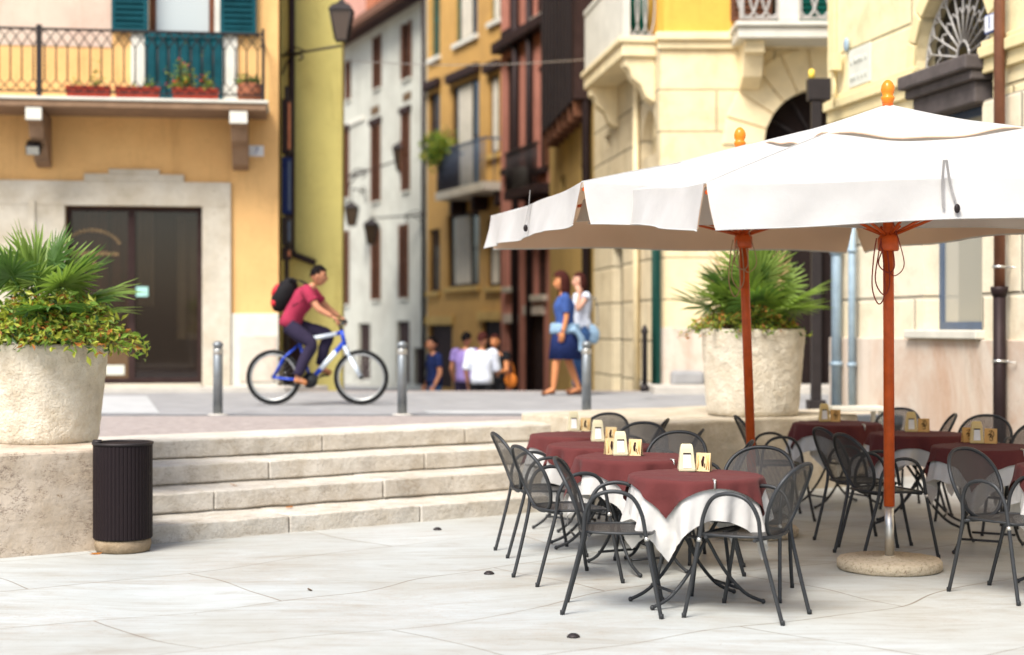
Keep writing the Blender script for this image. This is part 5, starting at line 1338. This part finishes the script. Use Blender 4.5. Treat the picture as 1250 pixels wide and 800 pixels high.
# ---- 4. amber house
a4 = street_f(521.5); x1 = a4.at(615)[0]
b = thing('amber_house', 'amber plastered house with corniced windows and planted balcony', 'house', (a4.p.x, a4.p.y, a4.z0), a4.rz)
W = [(526, -25, 537, 70), (556, -45, 583, 48), (599, -60, 612, 25), (523, 113, 537, 186), (551, 100, 585, 238), (597, 92, 610, 188), (524, 280, 537, 356), (546, 260, 585, 350), (595, 268, 612, 350)]
D = [(524, 397, 552, 500), (588, 392, 612, 500)]
rs = [a4.rect(*w) for w in W]; ds = [a4.rect(*d) for d in D]
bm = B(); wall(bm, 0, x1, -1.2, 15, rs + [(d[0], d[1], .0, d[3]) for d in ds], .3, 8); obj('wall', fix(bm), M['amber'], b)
for i, r in enumerate(rs):
    w = window(b, r, 'green_wood' if i < 3 else 'dark_wood', 'pane' , None, .12, .10, 1, 1)
    if i in (1, 4, 7, 2, 5, 8):
        bm = B(); c0, c1 = (r[0] + (r[1] - r[0]) * .22, r[1] - (r[1] - r[0]) * .30); grid(bm, lambda u, v: Vector((c0 + (c1 - c0) * u, .05 + .02 * math.sin(u * 26), r[2] + .1 + (r[3] - r[2] - .2) * v)), 30, 2); obj('curtain', bm, M['white_curtain'], b)
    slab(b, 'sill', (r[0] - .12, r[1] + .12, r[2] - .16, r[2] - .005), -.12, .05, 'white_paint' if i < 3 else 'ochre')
    if i in (3, 4, 5): slab(b, 'cornice', (r[0] - .12, r[1] + .12, r[3] + .1, r[3] + .40), -.22, .02, 'dark_wood', None, .05)
for d in ds:
    slab(b, 'door_surround', (d[0] - .2, d[1] + .2, d[3] + .005, d[3] + .3), -.1, .02, 'ochre')
    bm = B(); box(bm, d[0], d[1], .12, .18, 0, d[3]); obj('door', bm, M['dark_wood'], b)
zb = a4.at(565, 237)[1]; xa, xb = a4.at(533, 400, .9)[0], a4.at(592, 400, .9)[0]
bm = B(); box(bm, xa, xb, -.95, .02, zb - .25, zb); bl = obj('balcony_slab', bm, M['portal'], b)
bm = B(); zt = a4.at(565, 188)[1]; 
for x in [xa + .04 + (xb - xa - .08) * k / 22 for k in range(23)]: tube(bm, [(x, -.9, zb), (x, -.9, zt)], .018, 5)
for yy in (-.6, -.3):
    for x in (xa + .04, xb - .04): tube(bm, [(x, yy, zb), (x, yy, zt)], .018, 5)
box(bm, xa, xb, -.93, -.87, zt - .04, zt + .02); box(bm, xa, xa + .06, -.87, 0, zt - .04, zt + .02); box(bm, xb - .06, xb, -.87, 0, zt - .04, zt + .02); obj('railing', bm, M['blue_frame'], bl)
bm = B(); box(bm, xa + .0, xa + (xb - xa) * .45, -.86, -.84, zb, zt - .05); obj('screen', bm, M['dark_wood'], bl)
for k in range(3):
    x = xa + .2 + (xb - xa - .4) * k / 2; bm = B(); vprism(bm, [(x - .12, zb - .25), (x + .12, zb - .25), (x + .12, zb - .6), (x - .12, zb - .7)], -.5, .02); obj('bracket', fix(bm), M['dark_wood'], bl)
t = thing('balcony_plant', 'bright green plant spilling over the amber house balcony', 'plant', a4.M @ Vector((a4.at(530, 400, .9)[0] + .4, -.8, zt)), a4.rz)
bm = B(); rg = random.Random(6); leaf_cloud(bm, [Vector((rg.gauss(0, .45), rg.gauss(-.1, .16), rg.gauss(.05, .22))) for _ in range(1000)], .16, [0, 0, 1, 1, 1, 2], rg, .6); obj('leaves', bm, [M['leaf1'], M['leaf2'], M['leaf3']], t)
bm = B(); box(bm, -.6, .6, -.03, .12, -.25, -.05); obj('trough', bm, M['terracotta'], t)
lantern('small iron lantern on a long arm before the white house', h.M @ Vector((h.at(425)[0], -.02, h.at(425, 216)[1])), P(490, 191, 56), 1.5)
lantern('small iron lantern low on the white house wall, left one', h.M @ Vector((h.at(447)[0], -.02, h.at(447, 262)[1] + .9)), h.M @ Vector((h.at(454)[0], -.8, h.at(454, 262)[1])), 1.3)
lantern('small iron lantern low on the white house wall, right one', h.M @ Vector((h.at(520)[0], -.02, h.at(520, 280)[1] + .5)), h.M @ Vector((h.at(493)[0], -1.2, h.at(493, 284)[1])), 1.3)
# ---- 5. red house and ochre house in steep perspective
def side_f(px, z0=-.3):
    r = (px - CX) / FPX; Y = 28.4 * .1479 / (r + .0953); return F(r * Y, Y, .0953, -1, z0)
c5 = F((614 - CX) / FPX * 42, 42, .3, -1, -.4); x1 = c5.at(690)[0]
b = thing('red_house', 'faded red plastered house with dark shutters and downpipes', 'house', (c5.p.x, c5.p.y, c5.z0), c5.rz)
W = [(617, 70, 630, 205), (619, 265, 632, 350), (656, 80, 668, 205), (654, 275, 667, 360), (618, -60, 631, 35), (652, -60, 665, 20)]
rs = [c5.rect(*w) for w in W]; ds = [c5.rect(*w) for w in ((618, 395, 632, 500), (643, 385, 664, 500))]
bm = B(); wall(bm, -.2, x1, -1, 13, rs + [(d_[0], d_[1], 0, d_[3]) for d_ in ds], .3, 7); obj('wall', fix(bm), M['red_plaster'], b)
for i, r in enumerate(rs):
    window(b, r, 'dark_wood', 'pane', None, .12, .08, 1, 1); slab(b, 'sill', (r[0] - .08, r[1] + .08, r[2] - .16, r[2] - .005), -.14, .05, 'portal' if i % 2 else 'dark_wood')
    if i % 2 == 0: w = (r[1] - r[0]) * .4; shutter(b, r[1] - w * .3, r[1] + w * .7, r[2], r[3], 'brown_wood', None, -.02)
for d_ in ds:
    bm = B(); box(bm, d_[0], d_[1], .12, .18, 0, d_[3]); obj('door', bm, M['dark_wood'], b); slab(b, 'door_surround', (d_[0] - .12, d_[1] + .12, d_[3] + .005, d_[3] + .25), -.08, .02, 'pink_base')
zb = c5.at(640, 238)[1]; xa, xb = c5.at(617, 400, .7)[0], c5.at(656, 400, .7)[0]
bm = B(); box(bm, xa, xb, -.75, .02, zb - .22, zb); bl = obj('balcony_slab', bm, M['dark_wood'], b)
bm = B(); zt = zb + .95
for k in range(20): x = xa + .04 + (xb - xa - .08) * k / 19; tube(bm, [(x, -.7, zb), (x, -.7, zt)], .02, 5)
box(bm, xa, xb, -.73, -.67, zt - .03, zt + .03); box(bm, xa, xa + .05, -.67, 0, zt - .03, zt + .03); obj('railing', bm, M['iron'], bl)
slab(b, 'cornice', (-.2, x1, c5.at(650, 45)[1], c5.at(650, 45)[1] + .3), -.3, .02, 'dark_wood', None, .05)
for px in (634, 651):
    bm = B(); x = c5.at(px)[0]; tube(bm, [(x, -.12, 0), (x, -.12, 12.5)], .09, 8); obj('downpipe', bm, M['black_pipe'], b)
t = thing('air_conditioner', 'small grey white box unit on the red house balcony', 'box unit', c5.M @ Vector((c5.at(631, 400, .4)[0], -.4, zb)), c5.rz)
bm = B(); box(bm, -.35, .35, -.18, .18, .0, .62); obj('casing', bm, M['white_paint'], t, bevel=.02); bm = B(); lathe(bm, [(.24, -.0), (.24, .02), (.03, .03)], 20)
for v in bm.verts: v.co = Vector((v.co.x, -.182 - v.co.z, v.co.y + .31))
obj('grille', bm, M['iron'], t)
# rose house behind the white house roof
b = thing('rose_house', 'rose plastered house just showing above the white house eave', 'house', (-9.5, 76, -.9), 0)
bm = B(); wo = (1.2, 2.0, 15.0, 16.6); wall(bm, -8, 9, 0, 21, [wo], .3, 6); obj('wall', fix(bm), M['rose'], b); window(b, wo, 'brown_wood', 'pane', None, .12, .08)
bm = B(); vprism(bm, [(-8.5, 21), (9.5, 21), (9.5, 21.3), (.5, 24), (-8.5, 21.3)], -.6, 6.5); obj('roof', fix(bm), M['roof'], b)
d5 = side_f(671); x1 = d5.at(724.5)[0]
b = thing('ochre_house', 'narrow ochre house with dark timber upper storey at the street mouth', 'house', (d5.p.x, d5.p.y, d5.z0), d5.rz)
rs = [d5.rect(*w) for w in ((684, 215, 690, 300), (708, 200, 714, 300), (703, 250, 710, 360))]; ds = [d5.rect(697, 390, 714, 500)]
bm = B(); wall(bm, 0, x1, -1, 13, rs[:2] + [(d[0], d[1], 0, d[3]) for d in ds], .3, 6); obj('wall', fix(bm), M['ochre'], b)
for r in rs[:2]: window(b, r, 'dark_wood', 'pane', None, .12, .08, 1, 1)
for d in ds: bm = B(); box(bm, d[0], d[1], .12, .18, 0, d[3]); obj('door', bm, M['dark_wood'], b)
z0 = d5.at(707, 138)[1]; xl0 = d5.at(681)[0]; bm = B(); box(bm, xl0, x1 - .02, -.35, .0, z0, z0 + 7)
loggia = obj('timber_loggia', bm, M['dark_wood'], b)
bm = B(); x = xl0 + .2
while x < x1 - .2: box(bm, x, x + .1, -.39, -.351, z0, z0 + 7); x += .55
obj('battens', bm, M['iron'], loggia)
x = xl0 + .1
while x < x1 - .2: bm = B(); vprism(bm, [(x, z0 - .01), (x + .16, z0 - .01), (x + .16, z0 - .3), (x, z0 - .3)], -.34, -.0); obj('joist', fix(bm), M['brown_wood'], loggia); x += .8
bm = B(); tube(bm, [(x1 - .12, -.12, 0), (x1 - .12, -.12, 12.8)], .08, 10); obj('downpipe', bm, M['black_pipe'], b)
# ---- 6. palace on the corner
q = F(2.18, 23.0, 1, 0, UP + .1)
b = thing('corner_palace', 'cream coursed stone corner palace with orange upper storey and balconies', 'building', (2.18, 23.0, q.z0))
zs = q.at(860, 52)[1]; W1 = 5.6
xc, rr = q.at(1003)[0], .85; zsp = q.at(1003, 178)[1]
bw = q.rect(912, -80, 1012, 30)
bm = B(); wall(bm, 0, W1, -.8, zs, [], .5, 1.2, arches=[(xc, rr, 0, zsp)]); obj('wall', fix(bm), M['palazzo'], b)
bm = B(); wall(bm, .06, W1, zs, 9.5, [(bw[0], bw[1], zs + .3, bw[3])], .3, 1.2); obj('upper_wall', fix(bm), M['bright_orange'], b)
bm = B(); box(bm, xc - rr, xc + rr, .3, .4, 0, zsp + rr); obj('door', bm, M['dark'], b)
bm = B(); box(bm, xc - rr, xc + rr, .2, .26, zsp - .12, zsp + .06)
for k in range(7): a = PI * k / 6; tube(bm, [(xc, .22, zsp), (xc + rr * math.cos(a), .22, zsp + rr * math.sin(a))], .02, 6)
box(bm, xc - .04, xc + .04, .2, .26, 0, zsp - .12); obj('fanlight', bm, M['iron'], b)
bm = B()
for k in range(11):     # voussoirs proud of the wall
    a0, a1 = PI * k / 11 + .012, PI * (k + 1) / 11 - .012; r0, r1 = rr + .004, rr + .62 + (.1 if k == 5 else 0)
    vprism(bm, [(xc + r * math.cos(a), zsp + r * math.sin(a)) for r, a in ((r0, a0), (r1, a0), (r1, a1), (r0, a1))], -.03, .01)
obj('voussoirs', fix(bm), M['cream_trim'], b, bevel=.012)
bm = B(); box(bm, -.03, W1, -.06, .0, zs - .10, zs + .02); box(bm, -.06, W1, -.12, .0, zs + .021, zs + .14); obj('string_course', bm, M['cream_trim'], b, bevel=.015)
zc = q.at(840, 400)[1]; bm = B(); box(bm, .0, xc - rr - .05, -.03, .0, -.05, zc); obj('plinth', bm, M['pink_base'], b, bevel=.01)
bm = B(); x0, x1_, z0_, z1_ = q.rect(818, 452, 858, 478); box(bm, x0, x1_, -.22, -.031, -.02, z1_); roughen(bm, .02, 3); obj('corner_stone', fix(bm), M['asphalt'], b, bevel=.05)
bm = B(); x = q.at(803)[0]; zt = q.at(803, 270)[1]; box(bm, x - .03, x + .03, -.10, -.062, .0, 2.6); obj('downpipe', bm, M['dark_green'], b)
# right balcony
r = q.rect(901, 33, 1075, 47, .7); bm = B(); box(bm, r[0], r[1], -.75, -.0, r[2], r[3]); box(bm, r[0] - .04, r[1], -.8, 0, r[3] + .001, r[3] + .07); bl = obj('balcony_slab', bm, M['white_paint'], b, bevel=.015)
for pa, pc in ((906, 930),):
    a, c = q.at(pa, 400, .35)[0], q.at(pc, 400, .35)[0]; bm = B(); z = r[2]
    vp = [(0, z), (-.62, z), (-.62, z - .18), (-.5, z - .2), (-.38, z - .5), (-.12, z - .62), (0, z - .64)]; n = len(vp)
    A = [bm.verts.new((a, y_, z_)) for y_, z_ in vp]; C = [bm.verts.new((c, y_, z_)) for y_, z_ in vp]
    for k in range(n): bm.faces.new((A[k], A[(k + 1) % n], C[(k + 1) % n], C[k]))
    bm.faces.new(A); bm.faces.new(C); obj('bracket', fix(bm), M['cream_trim'], bl, bevel=.01)
def ovals(par, x0, x1, z0, z1, y, M0=None, st=.26):
    bm = B(); n = int((x1 - x0) / st)
    for k in range(n + 1):
        xx = x0 + (x1 - x0) * (k + .5) / (n + 1)
        tube(bm, [(xx + st * .62 * math.cos(a * PI / 12), y + .008 * (k % 2), (z0 + z1) / 2 + (z1 - z0) * .5 * math.sin(a * PI / 12)) for a in range(24)], .02, 5, True)
    box(bm, x0, x1, y - .025, y + .025, z1, z1 + .05); box(bm, x0, x1, y - .02, y + .02, z0 - .03, z0)
    for xx in (x0, x1): box(bm, xx - .03, xx + .03, y - .03, y + .03, z0 - .03, z1 + .06)
    obj('railing', bm, M['grey_iron'], par, M0)
z0 = r[3] + .1
ovals(bl, r[0] + .05, q.at(950, 400, .7)[0], z0 + .04, z0 + 1.0, -.7); ovals(bl, q.at(976, 400, .7)[0], r[1] - .3, z0 + .04, z0 + 1.0, -.7)
bm = B(); box(bm, q.at(951, 400, .7)[0], q.at(975, 400, .7)[0], -.76, -.64, z0 - .02, z0 + 1.08); obj('pier', bm, M['white_paint'], bl, bevel=.01)
w = window(b, (bw[0], bw[1], zs + .3, bw[3]), 'green_wood', 'pane', None, .14, .09, 1, 2)
shutter(b, bw[1] - .5, bw[1] + .35, zs + .3, bw[3], 'green_wood', None, -.03); shutter(b, bw[0] - .25, bw[0] + .35, zs + .3, bw[3], 'brown_wood', None, -.03)
# side wall towards the street
sd = F(100 / FPX * 28.4, 28.4, .126, -1, q.z0); MS = Matrix.Translation(sd.p.to_3d() - Vector((2.18, 23.0, 0))) @ Matrix.Rotation(sd.rz, 4, 'Z')
xe = (Vector((2.18, 23.0)) - sd.p).length - .004
zs2 = sd.at(760, 62)[1]; zs2 = zs
sw = [sd.rect(738, 165, 745, 180), sd.rect(783, 135, 802, 300)]; sdoor = sd.rect(748, 300, 760, 500); sdoor2 = sd.rect(797, 300, 804, 500)
sa = ((sw[1][0] + sw[1][1]) / 2, (sw[1][1] - sw[1][0]) / 2)
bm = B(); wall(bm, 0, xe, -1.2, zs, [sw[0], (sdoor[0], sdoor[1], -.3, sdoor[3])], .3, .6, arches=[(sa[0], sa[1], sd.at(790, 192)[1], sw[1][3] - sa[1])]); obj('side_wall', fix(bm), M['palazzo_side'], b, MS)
bm = B(); wall(bm, 0, xe - .06, zs, 9.5, [], .3, .6); obj('side_upper_wall', fix(bm), M['bright_orange'], b, MS)
bm = B(); box(bm, sa[0] - sa[1], sa[0] + sa[1], .2, .26, sd.at(790, 192)[1], sw[1][3]); obj('arched_window', bm, M['pane'], b, MS)
bm = B(); box(bm, sw[0][0], sw[0][1], .2, .26, sw[0][2], sw[0][3]); obj('small_window', bm, M['dark'], b, MS)
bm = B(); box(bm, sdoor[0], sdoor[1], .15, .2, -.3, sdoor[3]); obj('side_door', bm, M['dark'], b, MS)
for px, m in ((778, 'cream_trim'), (801, 'dark_green')):
    bm = B(); x = sd.at(px, 400, .05)[0]; tube(bm, [(x, -.07, -.2), (x, -.07, 2.4 if px > 790 else 5)], .05, 8); obj('downpipe', bm, M[m], b, MS)
# corner balcony on the side: stone slab, parapet, corbel
x0b = sd.at(728, 400, .3)[0]; x1b = xe - .18; zt = zs + .02; ob = .52
bm = B(); box(bm, x0b, x1b, -ob, -.001, zt - .20, zt - .001); box(bm, x0b - .03, x1b + .04, -ob - .05, 0, zt, zt + .09); sl2 = obj('corner_balcony', bm, M['cream_trim'], b, MS, bevel=.02)
bm = B(); box(bm, x0b, x1b - .12, -ob + .02, -ob + .10, zt + .091, zt + 1.05); box(bm, x0b, x1b - .10, -ob, -ob + .12, zt + 1.051, zt + 1.13); box(bm, x1b - .118, x1b, -ob + .01, -ob + .12, zt + .091, zt + 1.16); obj('parapet', bm, M['white_paint'], sl2)
bm = B()
for k in range(3):
    yy = -.10 - .12 * k; tube(bm, [(x1b - .05 + .008 * (k % 2), yy + .085 * math.cos(a * PI / 12), zt + .60 + .46 * math.sin(a * PI / 12)) for a in range(24)], .014, 5, True)
box(bm, x1b - .075, x1b - .025, -ob + .121, -.002, zt + 1.06, zt + 1.12); box(bm, x1b - .07, x1b - .03, -ob + .121, -.002, zt + .10, zt + .135); obj('end_railing', bm, M['grey_iron'], sl2)
for xx in (x1b - .36, x0b + .1):
    bm = B(); vp = [(0, zt - .201), (-ob + .05, zt - .201), (-ob + .05, zt - .33), (-.40, zt - .38), (-.35, zt - .52), (-.22, zt - .62), (-.14, zt - .80), (0, zt - .88)]; n = len(vp)
    A = [bm.verts.new((xx, y_, z_)) for y_, z_ in vp]; C = [bm.verts.new((xx + .30, y_, z_)) for y_, z_ in vp]
    for k in range(n): bm.faces.new((A[k], A[(k + 1) % n], C[(k + 1) % n], C[k]))
    bm.faces.new(A); bm.faces.new(C); obj('corbel', fix(bm), M['cream_trim'], sl2, bevel=.02)
shutter(b, 0, 1, 0, 1, 'green_wood', MS @ Matrix.Translation((x1b - .55, -.02, zt + .10)) @ Matrix.Rotation(-PI / 2, 4, 'Z') @ Matrix.Diagonal((.42, 1, 2.6, 1)), 0, 'open_shutter')

# ---- 7. cafe building on the right
e0 = 7.507 / ((1016 - CX) / FPX + .2); cf = F((1016 - CX) / FPX * e0, e0, .2, -1, 0)
b = thing('cafe_building', 'yellow and cream cafe building with grilled arched window and brown downpipe', 'building', (cf.p.x, cf.p.y, 0), cf.rz)
xn = 11.0; zm = cf.at(1064, 112)[1]
wn = cf.rect(1128, 200, 1199, 403); wn = (wn[0], wn[1], cf.at(1165, 403)[1], cf.at(1160, 135)[1])
xc, rr = (wn[0] + wn[1]) / 2 - .0, (wn[1] - wn[0]) / 2 + .02
zl0, zl1 = wn[3], cf.at(1160, 86)[1]; rr *= 1.3
bm = B(); wall(bm, 0, xn, -.3, zl0, [wn], .34, 4); obj('wall', fix(bm), M['cafe_stone'], b)
bm = B(); wall(bm, 0, xn, zl0, 8.5, [], .34, 4, arches=[(xc, rr, zl0, zl1 + .1)]); obj('upper_wall', fix(bm), M['cafe_plaster'], b)
zb = cf.at(1170, 405)[1] - .075
for a, c in ((.0, wn[0] - .25), (wn[0] - .25, wn[1] + .15), (wn[1] + .15, xn)):
    pass
bm = B(); box(bm, -.02, xn, -.035, .0, -.05, zb); obj('plinth', bm, M['pink_base'], b, bevel=.01)
bm = B(); box(bm, wn[0] - .28, wn[1] + .05, -.10, .02, zb + .003, wn[2] - .002); obj('window_sill', bm, M['white_paint'], b, bevel=.012)
# moulding band, broken by the arch
for a, c in ((-.06, wn[0] - .12), (wn[1] + .08, xn)):
    bm = B(); box(bm, a, c, -.05, .0, zm - .22, zm - .08); box(bm, a, c, -.10, .0, zm - .079, zm + .03); box(bm, a, c, -.06, 0, zm + .031, zm + .09); obj('moulding', bm, M['yellow_trim'], b, bevel=.012)
bm = B(); y = .2
w = window(b, wn, 'blue_frame', 'pane_grey', None, .2, .08, 0)
bm = B(); tube(bm, [(wn[1] - .12, .14, wn[2] + .1), (wn[1] - .12, .14, wn[3])], .035, 8); obj('inner_bar', bm, M['brown_wood'], w)
r = (wn[0] - .14, wn[1] + .12)
bm = B(); box(bm, r[0] + .08, r[1] - .08, -.10, .1, zl0 - .02, zl0 + (zl1 - zl0) * .48); box(bm, r[0] + .03, r[1] - .03, -.17, .1, zl0 + (zl1 - zl0) * .481, zl0 + (zl1 - zl0) * .72); box(bm, r[0], r[1], -.24, .1, zl0 + (zl1 - zl0) * .721, zl1 + .03); obj('window_cornice', bm, M['grey_stone'], b, bevel=.02)
bm = B(); zc = zl1 + .08
box(bm, xc - rr + .01, xc + rr - .01, .22, .26, zc, zc + rr); 
obj('fan_pane', bm, M['pane'], b)
bm = B(); yy = .12
for k in range(13):
    a = PI * k / 12; s = .14
    tube(bm, [(xc + s * math.cos(a), yy, zc + s * 1.5 * math.sin(a) + .02), (xc + rr * .98 * math.cos(a), yy, zc + rr * .98 * math.sin(a))], .011, 6)
for k in range(12):
    a0, a1 = PI * k / 12, PI * (k + 1) / 12; am = (a0 + a1) / 2
    for ra, rb in ((.58, .68), (.86, .97)):
        tube(bm, catmull([(xc + rr * ra * math.cos(a0), yy, zc + rr * ra * math.sin(a0)), (xc + rr * rb * math.cos(am), yy, zc + rr * rb * math.sin(am)), (xc + rr * ra * math.cos(a1), yy, zc + rr * ra * math.sin(a1))], 4), .010, 5)
tube(bm, [(xc + .14 * math.cos(a * PI / 12), yy, zc + .21 * math.sin(a * PI / 12)) for a in range(13)], .014, 6); tube(bm, [(xc + rr * .97 * math.cos(a * PI / 20), yy, zc + rr * .97 * math.sin(a * PI / 20)) for a in range(21)], .016, 6); tube(bm, [(xc - rr, yy, zc + .01), (xc + rr, yy, zc + .01)], .016, 6)
obj('fan_grille', bm, M['grey_iron'], b)
bm = B()
for k in range(9):
    a0, a1 = PI * k / 9 + .01, PI * (k + 1) / 9 - .01; r0, r1 = rr + .004, rr + .17
    vprism(bm, [(xc + q_ * math.cos(a), zl1 + .1 + q_ * math.sin(a)) for q_, a in ((r0, a0), (r1, a0), (r1, a1), (r0, a1))], -.035, .01)
obj('voussoirs', fix(bm), M['yellow_trim'], b, bevel=.012)
# corner strip, pipes
bm = B(); box(bm, -.03, .16, -.05, 0, zm + .10, 8.4); obj('corner_strip', bm, M['yellow_trim'], b, bevel=.01)
for px, rad in ((1021, .06), (1040, .042)):
    x = cf.at(px, 400, .1)[0]; bm = B(); tube(bm, [(x, -.10, .64), (x, -.10, 3.3)], rad, 12)
    for z in (1.1, 2.4): lathe(bm, [(rad * 1.25, z), (rad * 1.25, z + .05)], 12, (x, -.10, 0))
    obj('pale_downpipe', fix(bm), M['blue_pipe'], b)
x = cf.at(1220, 400, .12)[0]; zj = cf.at(1220, 352, .12)[1]
bm = B(); tube(bm, [(x, -.12, zj), (x, -.12, 8.4)], .052, 14); dp = obj('downpipe', bm, M['brown_pipe'], b)
bm = B(); tube(bm, [(x, -.12, 0), (x, -.12, zj - .05)], .058, 14); lathe(bm, [(.062, zj - .08), (.08, zj - .02), (.08, zj + .015), (.06, zj + .015)], 16, (x, -.12, 0)); obj('lower_pipe', fix(bm), M['black_pipe'], dp)
for pz in (326, 441):
    bm = B(); z = cf.at(1220, pz, .12)[1]; lathe(bm, [(.066, z - .012), (.066, z + .012)], 14, (x, -.12, 0)); tube(bm, [(x, -.06, z), (x, .02, z)], .008, 6); tube(bm, [(x, -.12, z), (x + .19, -.06, z - .01)], .006, 6)
    obj('pipe_clamp', fix(bm), M['silver'], dp)
# marble street plaque (letters too faint to read) and house number
r = cf.rect(1036, 57, 1062, 104, .02); bm = B(); box(bm, r[0], r[1], -.025, 0, r[2], r[3]); pq = obj('street_plaque', bm, M['plaque'], b, bevel=.006)
bm = B(); wv = r[1] - r[0]; hv = r[3] - r[2]; rg = random.Random(8)
for row in (.68, .25):
    for k in range(5):
        u = r[0] + wv * (.14 + .17 * k); z = r[2] + hv * row; t_ = rg.choice((0, 1, 2))
        tube(bm, [(u, -.026, z - hv * .09), (u, -.026, z + hv * .09)], .011, 5)
        if t_ == 1: tube(bm, [(u, -.026, z + hv * .09), (u + wv * .09, -.026, z - hv * .09)], .010, 5)
        if t_ != 0: tube(bm, [(u + wv * .09, -.026, z - hv * .09), (u + wv * .09, -.026, z + hv * .09)], .010, 5)
obj('carved_letters', bm, M['plaque_ink'], pq)
x = cf.at(1036, 400, .02)[0]; zz = cf.at(1036, 55, .02)[1]; bm = B(); sphere(bm, (x, -.05, zz), .06, 1, .5, 1.4, 12); obj('disc', bm, M['blue_pipe'], b)
r = cf.rect(1202.5, 17, 1215, 40, .07); bm = B(); box(bm, r[0], r[1], -.075, -.04, r[2], r[3]); hn = obj('house_number', bm, M['plate_ink'], b)
bm = B(); box(bm, r[0] + .012, r[1] - .012, -.0785, -.0755, r[2] + .012, r[3] - .012); obj('face', bm, M['plate'], hn)
text(hn, 'numeral', '1', .17, 'plate_ink', Matrix.Translation(((r[0] + r[1]) / 2, -.0795, (r[2] + r[3]) / 2)) @ UPR, .002)
bm = B(); x = cf.at(1020, 400, .1)[0]; z = cf.at(1020, 76, .1)[1]; box(bm, x - .1, x + .06, -.16, -.051, z - .1, z + .1); tube(bm, [(x - .04, -.1, z - .1), (x - .02, -.1, z - .5)], .02, 6); obj('cable_box', bm, M['yellow_trim'], b)

# overhead cable across the street
bm = B(); A, C = g.M @ Vector((.3, -.02, g.at(360, 70)[1])), sd.M @ Vector((sd.at(728, 400)[0], -.02, sd.at(728, 72)[1]))
tube(bm, [A.lerp(C, k / 20) + Vector((0, 0, -.12 * math.sin(PI * k / 20))) for k in range(21)], .008, 5); tag(obj('overhead_cable', bm, M['grey_iron']), 'thin grey cable strung across the street between the houses', 'cable')

# ------------------------------------------------------------------ camera, light, sky
cam = bpy.data.cameras.new('camera'); co = bpy.data.objects.new('camera', cam); COL.objects.link(co)
co.location = (0, 0, CAMZ); co.rotation_euler = (PI / 2, 0, 0); cam.sensor_width = 36; cam.lens = FPX / 1250 * 36; cam.clip_end = 2000; cam.clip_start = .05
cam.dof.use_dof = True; cam.dof.focus_distance = 9.3; cam.dof.aperture_fstop = 1.25
S.camera = co
w = bpy.data.worlds.new('World'); S.world = w; w.use_nodes = True; nt = w.node_tree; bg = nt.nodes['Background']
EL, AZ = R(52), R(-150)      # sun high, behind the camera on the left
sky = nt.nodes.new('ShaderNodeTexSky'); sky.sky_type = 'NISHITA'; sky.sun_disc = False; sky.sun_elevation = EL; sky.sun_rotation = AZ; sky.dust_density = 3; sky.air_density = 1.0
nt.links.new(sky.outputs[0], bg.inputs[0]); bg.inputs[1].default_value = .11
sun = bpy.data.lights.new('sun', 'SUN'); sun.energy = 2.6; sun.angle = R(26); sun.color = (1, .965, .91)
so = bpy.data.objects.new('sun', sun); COL.objects.link(so)
dv = Vector((math.sin(AZ) * math.cos(EL), math.cos(AZ) * math.cos(EL), math.sin(EL)))
so.rotation_euler = dv.to_track_quat('Z', 'Y').to_euler()
S.view_settings.view_transform = 'Standard'; S.view_settings.look = 'None'; S.view_settings.exposure = 1.1; S.view_settings.gamma = 1; S.view_settings.use_curve_mapping = False
S.cycles.use_denoising = True; S.cycles.max_bounces = 8; S.cycles.transparent_max_bounces = 32; S.cycles.diffuse_bounces = 4
S.cycles.sample_clamp_indirect = 6; S.cycles.caustics_reflective = False; S.cycles.caustics_refractive = False
